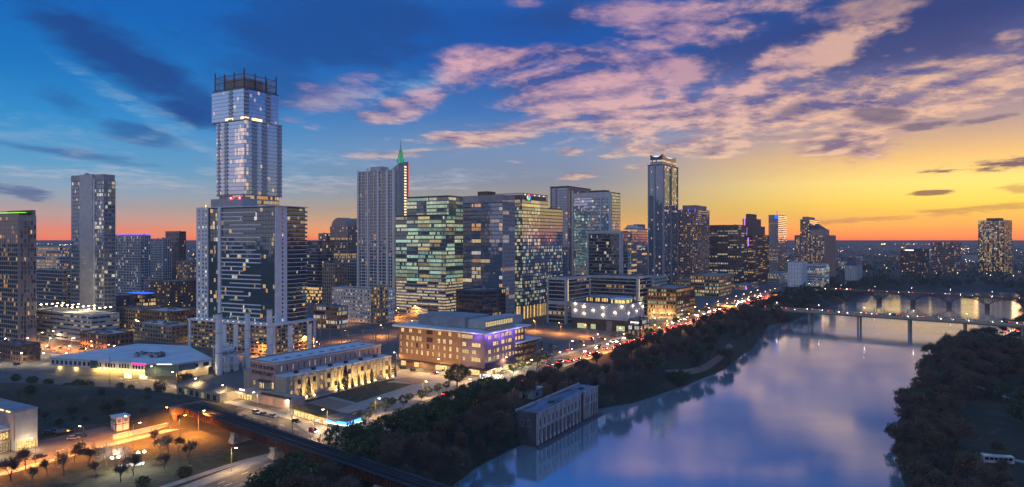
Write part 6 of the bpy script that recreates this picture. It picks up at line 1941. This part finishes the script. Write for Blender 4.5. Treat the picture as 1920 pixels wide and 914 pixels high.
for nm, pts in (('library', WEST), ('second', SECOND), ('third', THIRD)):
    for p, a in along_line(offset_line(pts, 7.5), 38, 395, 640):
        place_lamp(L_SOD if nm == 'third' else L_WRM, p[0], p[1], a + pi / 2, f'street lamp in the {nm} street between the blocks'.replace('second', 'cross').replace('third', 'back'), f'lamps in the {nm} street', .05)
FOURTH = smooth([(-230, 560), (-160, 640), (-60, 790)], 4); BOWIE = smooth([(-420, 560), (-330, 500), (-262, 452)], 4); GUAD = smooth([(60, 560), (20, 590), (-60, 640), (-160, 700)], 4)
for nm, pts, lo_, hi_ in (('park edge', FOURTH, 500, 900), ('left cross', BOWIE, 440, 600), ('dotted garage', GUAD, 540, 720)):
    for p, a in along_line(offset_line(pts, 3), 26, lo_, hi_):
        place_lamp(L_SOD, p[0], p[1], a + pi / 2, f'amber street lamp in the {nm} lane between city blocks', f'lamps in the {nm} lane', .05)
for i in range(6):
    for j in range(4):
        x, y = gp(14 + i * 42 - j * 6, 636 + j * 15)
        place_lamp(L_LOT, x, y, 0, 'bright car park lamp on the open lot left of the podium', 'car park lamps on the left lot', .05)
for i in range(9):
    x, y = along((345, 678), (.77, -.64), -120 + i * 42, 8.2)
    c = place_lamp(L_LOT, x, y, atan2(-.64, .77) + pi / 2, 'lamp standing on the nearer road bridge', 'lamps on the nearer bridge', 5.4)
for i in range(9):
    x, y = along((531, 908), (.724, -.69), -130 + i * 44, 8.2)
    c = place_lamp(L_LOT, x, y, atan2(-.69, .724) + pi / 2, 'lamp standing on the farther arch bridge', 'lamps on the farther bridge', 7.9)
for o_ in (L_SOD, L_WRM, L_PRK, L_LOT):
    for ch in list(o_.children):
        for g in list(ch.children): bpy.data.objects.remove(g)
        bpy.data.objects.remove(ch)
    bpy.data.objects.remove(o_)
# park flood lights: twin globes
for px_, py_, lab in ((216, 858, 'twin globe park lamp left of the white bench wall'), (265, 848, 'twin globe park lamp right of the white bench wall')):
    x, y = gp(px_, py_, 5.0)
    pk = thing('park_lamp', lab, 'park lamp', (x, y, 0), 0, 'twin park lamps')
    mb = MB(); mb.tube((0, 0, -.2), (0, 0, 5), .1, .07, 6); mb.build('pole', M['metal_dark'], pk)
    mb = MB(); mb.tube((-.8, -.5, 4.9), (.8, .5, 4.9), .05, .05, 5); mb.build('cross_arm', M['metal_dark'], pk)
    for s_ in (-1, 1):
        mb = MB()
        for zz, r0, r1 in ((0, .12, .42), (.25, .42, .42), (.5, .42, .12)): mb.tube((s_ * .8, s_ * .5, 5 + zz), (s_ * .8, s_ * .5, 5.25 + zz), r0, r1, 10)
        mb.build('globe', M['lamp_white'], pk)
    lamp_light('POINT', pk, (0, 0, 6.4), 1500, NEUT)
x, y = gp(246, 872)
bw = thing('bench_wall', 'white low bench wall between the two park lamps', 'bench', (x, y, 0), radians(25))
plain_box(bw, 'seat_wall', -4, -.4, -.1, 4, .4, .6, 'conc_white'); plain_box(bw, 'coping', -4.1, -.5, .6, 4.1, .5, .72, 'conc_white')

# ================================================================== VEHICLES
CARC = {'white': (.6, .6, .62), 'black': (.015, .015, .018), 'silver': (.34, .35, .37), 'red': (.25, .02, .02), 'blue': (.03, .06, .16), 'grey': (.10, .105, .11)}
for nm, c in CARC.items(): mat('paint_' + nm, c, .3, .3, ior=1.7)
mat('car_glass', (.01, .012, .015), .05, ior=1.9)
CARM = {}
def car_meshes(kind):
    L, Wd_, h0, h1 = (4.6, 1.8, .78, 1.42) if kind == 'sedan' else (4.7, 1.9, .95, 1.72) if kind == 'suv' else (5.6, 2.0, 1.05, 2.25)
    w_ = Wd_ / 2
    def body(pm):
        mb = MB()
        prof = [(-L / 2, .35), (-L / 2, h0 * .9), (-L / 2 + .25, h0), (L * .22, h0), (L / 2 - .15, h0 * .82), (L / 2, h0 * .6), (L / 2, .3)]
        for i in range(len(prof) - 1):
            (x0, z0), (x1, z1_) = prof[i], prof[i + 1]
            mb.face([(x0, -w_, z0), (x0, w_, z0), (x1, w_, z1_), (x1, -w_, z1_)])
        mb.face([(x, -w_, z) for x, z in prof]); mb.face([(x, w_, z) for x, z in reversed(prof)])
        mb.face([(-L / 2, -w_, .35), (L / 2, -w_, .3), (L / 2, w_, .3), (-L / 2, w_, .35)])
        xs = (-L * .40, -L * .30, L * .10, L * .24) if kind == 'sedan' else (-L * .49, -L * .45, L * .10, L * .24)
        mb.hexa([(xs[0], -w_ * .94, h0 + .001), (xs[3], -w_ * .94, h0 + .001), (xs[3], w_ * .94, h0 + .001), (xs[0], w_ * .94, h0 + .001)], [(xs[1], -w_ * .76, h1), (xs[2], -w_ * .76, h1), (xs[2], w_ * .76, h1), (xs[1], w_ * .76, h1)], 1)
        mb.box(xs[1] - .02, -w_ * .77, h1 - .06, xs[2] + .02, w_ * .77, h1 + .03, 0)
        return mb
    wh = MB(); wh.tube((0, -.11, 0), (0, .11, 0), .33, .33, 10)
    return body, wh, L, w_, h0
def build_car(kind, paint, on=True):
    body, wh, L, w_, h0 = car_meshes(kind)
    d = {'body': body(0).mesh('car_body', [M['paint_' + paint], M['car_glass']]), 'wheel': wh.mesh('wheel', [M['tyre']])}
    a = MB(); a.box(L / 2 - .1, -.24, -.12, L / 2 + .04, .24, .12); d['headlight'] = a.mesh('headlight', [M['head_light'] if on else M['metal_grey']])
    a = MB(); a.box(-L / 2 - .05, -.27, -.12, -L / 2 + .05, .27, .12); d['taillight'] = a.mesh('taillight', [M['tail_light'] if on else M['ring_red'] if False else M['paint_red']])
    d['L'], d['w'], d['h'] = L, w_, h0
    return d
def car(x, y, rz, kind, paint, label, group, on=True, z=None, parts=True):
    key = (kind, paint, on)
    if key not in CARM: CARM[key] = build_car(*key)
    d = CARM[key]
    z = (.04 if z is None else z)
    c = thing('car' if kind != 'van' else 'van', label, 'car' if kind != 'van' else 'van', (x, y, z), rz, group)
    link('body', d['body'], c)
    for s_ in (-1, 1):
        link('headlight', d['headlight'], c, None, (0, s_ * d['w'] * .68, d['h'] * .72)); link('taillight', d['taillight'], c, None, (0, s_ * d['w'] * .68, d['h'] * .78))
        if parts:
            for xx in (-d['L'] * .31, d['L'] * .31): link('wheel', d['wheel'], c, None, (xx, s_ * (d['w'] - .08), .33))
    return c
kr = random.Random(5)
def pick(): return kr.choice(('sedan', 'suv', 'sedan', 'suv', 'van')), kr.choice(list(CARC))
# traffic on the riverside road: red tail lights away from us, white head lights towards us
for d, gap, s0, s1, away in ((3.5, 13, 425, 960, True), (6.9, 12, 440, 960, True), (-3.6, 19, 470, 960, False), (-7.1, 24, 500, 960, False)):
    for p, a in along_line(offset_line(CHAVEZ, d), gap, s0, s1):
        if kr.random() < (.24 if p[1] < 520 else .12): continue
        kd, pt = pick(); j = kr.uniform(-2.5, 2.5)
        car(p[0] + cos(a) * j, p[1] + sin(a) * j, a if away else a + pi, kd, pt, 'car with red tail lights queueing away on the riverside road' if away else 'car with white headlights coming along the riverside road', 'cars driving away on the riverside road' if away else 'cars coming along the riverside road', parts=p[1] < 560)
for (px_, py_, away, kd, pt, lab) in ((773, 776, False, 'sedan', 'white', 'white car with headlights on the road below the plaza trees'), (836, 738, True, 'suv', 'grey', 'grey car on the road near the big oak'), (985, 712, True, 'sedan', 'red', 'red car passing the library corner'), (950, 720, False, 'sedan', 'silver', 'silver car crossing at the library sign'), (1052, 678, False, 'suv', 'white', 'white car with bright headlights left of the traffic queue'), (520, 889, True, 'sedan', 'black', 'dark car with red tail lights under the railway bridge')):
    x, y = gp(px_, py_); s_ = side_of(CHAVEZ, x, y); a = atan2(.86, .5)
    car(x, y, a if away else a + pi, kd, pt, lab, None)
for (px_, py_, kd, pt, lab) in ((481, 774, 'suv', 'white', 'leftmost of three parked pale cars on the plant street'), (495, 777, 'sedan', 'silver', 'middle of three parked pale cars on the plant street'), (512, 780.5, 'sedan', 'white', 'right one of three parked pale cars on the plant street')):
    x, y = gp(px_, py_); car(x, y, atan2(-.6, .8), kd, pt, lab, 'parked cars on the plant street', False)
x, y = gp(555, 790); car(x, y, atan2(-.6, .8), 'sedan', 'black', 'single dark parked car before the glowing cafe wall', None, False)
x, y = gp(588, 809); car(x, y, atan2(-.6, .8), 'suv', 'red', 'dark red car with tail lights stopping at the street corner', None, True)
for i, (px_, py_, pt) in enumerate(((138, 822, 'silver'), (118, 812, 'black'), (104, 808, 'grey'), (128, 810, 'black'), (92, 812, 'grey'), (152, 818, 'black'))):
    x, y = gp(px_, py_); car(x, y, radians(25), 'suv' if i % 2 else 'sedan', pt, 'silver car parked beside dark cars near the corner building' if i == 0 else 'dark car parked between corner building and site cabin', None if i == 0 else 'dark cars near the site cabin', False)
for i, (px_, py_) in enumerate(((74, 857), (40, 862), (22, 868), (6, 872))):
    x, y = gp(px_, py_); car(x, y, atan2(.8, .5), ('sedan', 'suv')[i % 2], ('black', 'silver', 'grey', 'blue')[i], 'car parked on the corner park road in front of the corner building', 'cars on the corner park road', False)
x, y = gp(156, 848); car(x, y, atan2(.85, .5), 'suv', 'black', 'dark car driving on the orange lit park road', None, False)
for i, (px_, py_) in enumerate(((756, 690), (776, 695), (815, 700), (736, 694), (1130, 634), (1120, 632), (1108, 636), (1090, 640), (1150, 630), (1030, 664), (1068, 655), (1040, 650))):
    x, y = gp(px_, py_); kd, pt = pick(); car(x, y, radians(kr.choice((-35, 55))), kd, pt, 'car parked in the side street by the library' if i < 4 else 'car on the open lot left of the dotted garage', 'cars parked by the library' if i < 4 else 'cars on the lot by the dotted garage', i % 4 == 2)
for i in range(30):
    x, y = gp(kr.uniform(5, 225), kr.uniform(640, 690)); kd, pt = pick()
    car(x, y, radians(kr.choice((30, 120))), kd, pt, 'car standing on the lamp lit lot left of the podium', 'cars on the left car park', i % 4 == 0, parts=False)
for base_, dr, zz, n, lab, grp in (((345, 678), (.77, -.64), 5.47, 26, 'car with lights crossing the nearer road bridge', 'cars on the nearer bridge'), ((531, 908), (.724, -.69), 7.97, 22, 'car with lights crossing the farther arch bridge', 'cars on the farther bridge')):
    for i in range(n):
        s_ = -125 + (330 / n) * i + kr.uniform(-4, 4); away = kr.random() < .5
        x, y = along(base_, dr, s_, (3.2 if away else -3.2) * kr.choice((1, 1.9)))
        kd, pt = pick(); car(x, y, atan2(dr[1], dr[0]) + (0 if away else pi), kd, pt, lab, grp, True, zz, parts=False)
for i in range(7):
    x, y = gp(1846 + i * 11, 621 + (i % 2) * 3, -4.2); kd, pt = pick(); car(x, y, radians(20), kd, pt, 'car parked by the playing field on the south bank', 'cars by the playing field', i % 2 == 0, -4.1, parts=False)
x, y = gp(1870, 868, -4.2)
bu = thing('parked_bus', 'white bus parked among dark trees on the south bank', 'bus', (x, y, -4.15), radians(-12))
mb = MB(); mb.box(-5.2, -1.25, .5, 5.2, 1.25, 3.0); mb.hexa([(-5.2, -1.25, 3.0), (5.2, -1.25, 3.0), (5.2, 1.25, 3.0), (-5.2, 1.25, 3.0)], [(-5.0, -1.0, 3.2), (5.0, -1.0, 3.2), (5.0, 1.0, 3.2), (-5.0, 1.0, 3.2)]); mb.build('body', M['paint_white'], bu)
for s_ in (-1, 1):
    for i in range(6): plain_box(bu, 'window', -4.6 + i * 1.55, s_ * 1.27 - .02, 1.6, -3.3 + i * 1.55, s_ * 1.27 + .02, 2.6, 'car_glass')
    for xx in (-3.4, 3.2):
        mb = MB(); mb.tube((xx, s_ * 1.1 - .12, .5), (xx, s_ * 1.1 + .12, .5), .5, n=12); mb.build('wheel', M['tyre'], bu)

# ================================================================== POLES AND PYLONS
def pylon(px_, py_, ztop, lab):
    x, y = gp(px_, py_)
    p = thing('lattice_pylon', lab, 'pylon', (x, y, 0), .4, 'lattice pylons by the road')
    for a, b in ((-1, -1), (1, -1), (1, 1), (-1, 1)):
        mb = MB(); mb.tube((a * 2.2, b * 2.2, -.5), (a * .5, b * .5, ztop), .13, .09, 4); mb.build('leg', M['metal_dark'], p)
    n_ = 7
    mb = MB()
    for k in range(n_):
        z0_, z1_ = ztop * k / n_, ztop * (k + 1) / n_
        w0, w1 = 2.2 - 1.7 * k / n_, 2.2 - 1.7 * (k + 1) / n_
        for (a, b), (c, d) in (((-1, -1), (1, -1)), ((1, -1), (1, 1)), ((1, 1), (-1, 1)), ((-1, 1), (-1, -1))):
            mb.tube((a * w0, b * w0, z0_), (c * w1, d * w1, z1_), .06, .06, 3, 0, False); mb.tube((c * w0, d * w0, z0_), (a * w1, b * w1, z1_), .06, .06, 3, 0, False)
    mb.build('bracing', M['metal_dark'], p, 'stuff')
    for zz in (ztop - 1, ztop - 4, ztop - 7):
        mb = MB(); mb.tube((-4, 0, zz), (4, 0, zz), .1, .1, 4); mb.build('cross_arm', M['metal_dark'], p)
pylon(1014, 712, 22, 'left lattice pylon beside the riverside road near the library'); pylon(1032, 716, 22, 'right lattice pylon beside the riverside road near the library')
x, y = gp(1200, 664)
mp_ = thing('utility_pole', 'tall brown steel pole on the grassy slope by the road', 'pole', (x, y, 0))
mb = MB(); mb.tube((0, 0, -3), (0, 0, 27), .8, .45, 10); mb.build('shaft', M['rust'], mp_)
for zz in (20, 23, 26): mb = MB(); mb.tube((-1.6, 0, zz), (1.6, 0, zz), .12, .12, 5); mb.build('cross_arm', M['metal_dark'], mp_)
for i, (px_, py_, zt_) in enumerate(((652, 668, 16), (680, 664, 18), (705, 660, 19), (728, 656, 17), (640, 655, 15), (600, 652, 24))):
    x, y = gp(px_, py_)
    g = thing('substation_gantry', 'thin steel gantry pole in the substation behind the plant hall', 'gantry', (x, y, 0), .6, 'substation gantries')
    plain_box(g, 'post', -.2, -.2, -.3, .2, .2, zt_, 'metal_grey'); plain_box(g, 'beam', -.2, -.15, zt_ - 1.5, 7.5, .15, zt_ - 1.1, 'metal_grey'); plain_box(g, 'post', 7.3, -.2, -.3, 7.7, .2, zt_ - 1, 'metal_grey')
for i, (px_, py_, zt_, lab) in enumerate(((206, 740, 17, 'dark slim mast before the white roofed building'), (548, 818, 9, 'thin pole by the railway bridge near the cafe'), (356, 872, 9, 'dark lamp pole on the lawn beside the bridge pier'))):
    x, y = gp(px_, py_); m2 = thing('slim_mast', lab, 'mast', (x, y, ground_z(x, y)))
    mb = MB(); mb.tube((0, 0, -.3), (0, 0, zt_), .16, .1, 6); mb.build('pole', M['iron_black'], m2); plain_box(m2, 'base_plate', -.4, -.4, -.1, .4, .4, .15, 'conc_grey')

# ================================================================== FAR CITY
fr_ = random.Random(17)
k = 0
while k < 64:
    if k < 34: px_, D_ = fr_.uniform(60, 690), fr_.uniform(900, 1900)
    else: px_, D_ = fr_.uniform(1440, 1915), fr_.uniform(1350, 3200)
    x = (px_ - 960) / F * D_
    if lake_d(x, D_) < 40: continue
    hgt = fr_.uniform(9, 34) if k < 34 else fr_.uniform(8, 26)
    wd_, dp_ = fr_.uniform(22, 60), fr_.uniform(20, 40)
    root = root_at('distant_block', 'dim low block in the city carpet behind the left towers' if k < 34 else 'dim low block in the hazy city beyond the lake', 'building', x, D_, radians(32), 0, 'low blocks behind the left towers' if k < 34 else 'low blocks beyond the lake')
    storeys(root, Box(0, 0, dp_, wd_), 0, hgt, max(2, round(hgt / 3.8)), bay=4, sep=False, faces='WS', lit=lit_resid(fr_.uniform(.06, .4), WARM + WHITE), wall=fr_.choice(('tan', 'conc_grey', 'brick', 'conc_light', 'brown')), glz='glass_dark', gap=.4, sill=.3, head=.2, parapet=.8)
    k += 1
for nm, c in (('a', (1.0, .62, .25)), ('b', (1.0, .85, .6)), ('c', (1.0, .4, .12))): emat('far_lamp_' + nm, c, 9)
mb = MB()
for i in range(260):                                   # strings of lamps along far streets
    D0 = 800 * (13 ** fr_.random()); px_ = fr_.uniform(-20, 1940) if D0 > 1300 else fr_.uniform(60, 700)
    x0 = (px_ - 960) / F * D0; a_ = radians(58 if fr_.random() < .5 else -32) + fr_.uniform(-.1, .1); m_ = fr_.choice((0, 0, 1, 1, 2))
    for j in range(fr_.randint(2, 11)):
        x, y = x0 + cos(a_) * j * 45 + fr_.uniform(-12, 12), D0 + sin(a_) * j * 45 + fr_.uniform(-12, 12)
        if y < 750 or (y < 1700 and lake_d(x, y) < 15): continue
        s_ = y * fr_.uniform(.00010, .00030); z = fr_.uniform(5, 12)
        mb.box(x - s_, y - s_, z - s_, x + s_, y + s_, z + s_, m_)
o = mb.build('distant_lights', [M['far_lamp_a'], M['far_lamp_b'], M['far_lamp_c']], None, 'stuff'); o['label'] = 'scattered lamps of the distant city'
mb = MB()
for i in range(2600):
    D_ = 950 * (9 ** (fr_.random() ** 1.2))
    px_ = fr_.uniform(-20, 1940)
    x = (px_ - 960) / F * D_
    if D_ < 1700 and (lake_d(x, D_) < 12 or abs(side_of(CHAVEZ, x, D_)) < 18 or 690 < px_ < 1480): continue
    R_ = fr_.uniform(5, 11) * (1 + D_ / 4000)
    for j in range(14):
        d = rnd_dir(fr_); p = (x + d[0] * R_, D_ + d[1] * R_, 3.5 + R_ * .2 + d[2] * R_ * .45)
        leaf(mb, p, R_ * fr_.uniform(.5, .9), fr_)
o = mb.build('distant_woods', M['leaf_oak'], None, 'stuff'); o['label'] = 'dark mass of distant tree crowns'

# ================================================================== HAZE
hz = bpy.data.materials.new('haze'); hz.use_nodes = True
hz.node_tree.nodes.clear()
nt = NT(hz.node_tree)
pv = nt.new('ShaderNodeVolumePrincipled')
pv.inputs['Color'].default_value = (.86, .84, .92, 1)
pv.inputs['Density'].default_value = .00010
pv.inputs['Anisotropy'].default_value = .2
mo = nt.new('ShaderNodeOutputMaterial'); nt.l.new(pv.outputs[0], mo.inputs['Volume'])
mb = MB(); mb.box(-7500, -1000, -15, 7500, 5200, 235)
o = mb.build('haze', hz, None, 'stuff'); o['label'] = 'thin evening haze over the city'
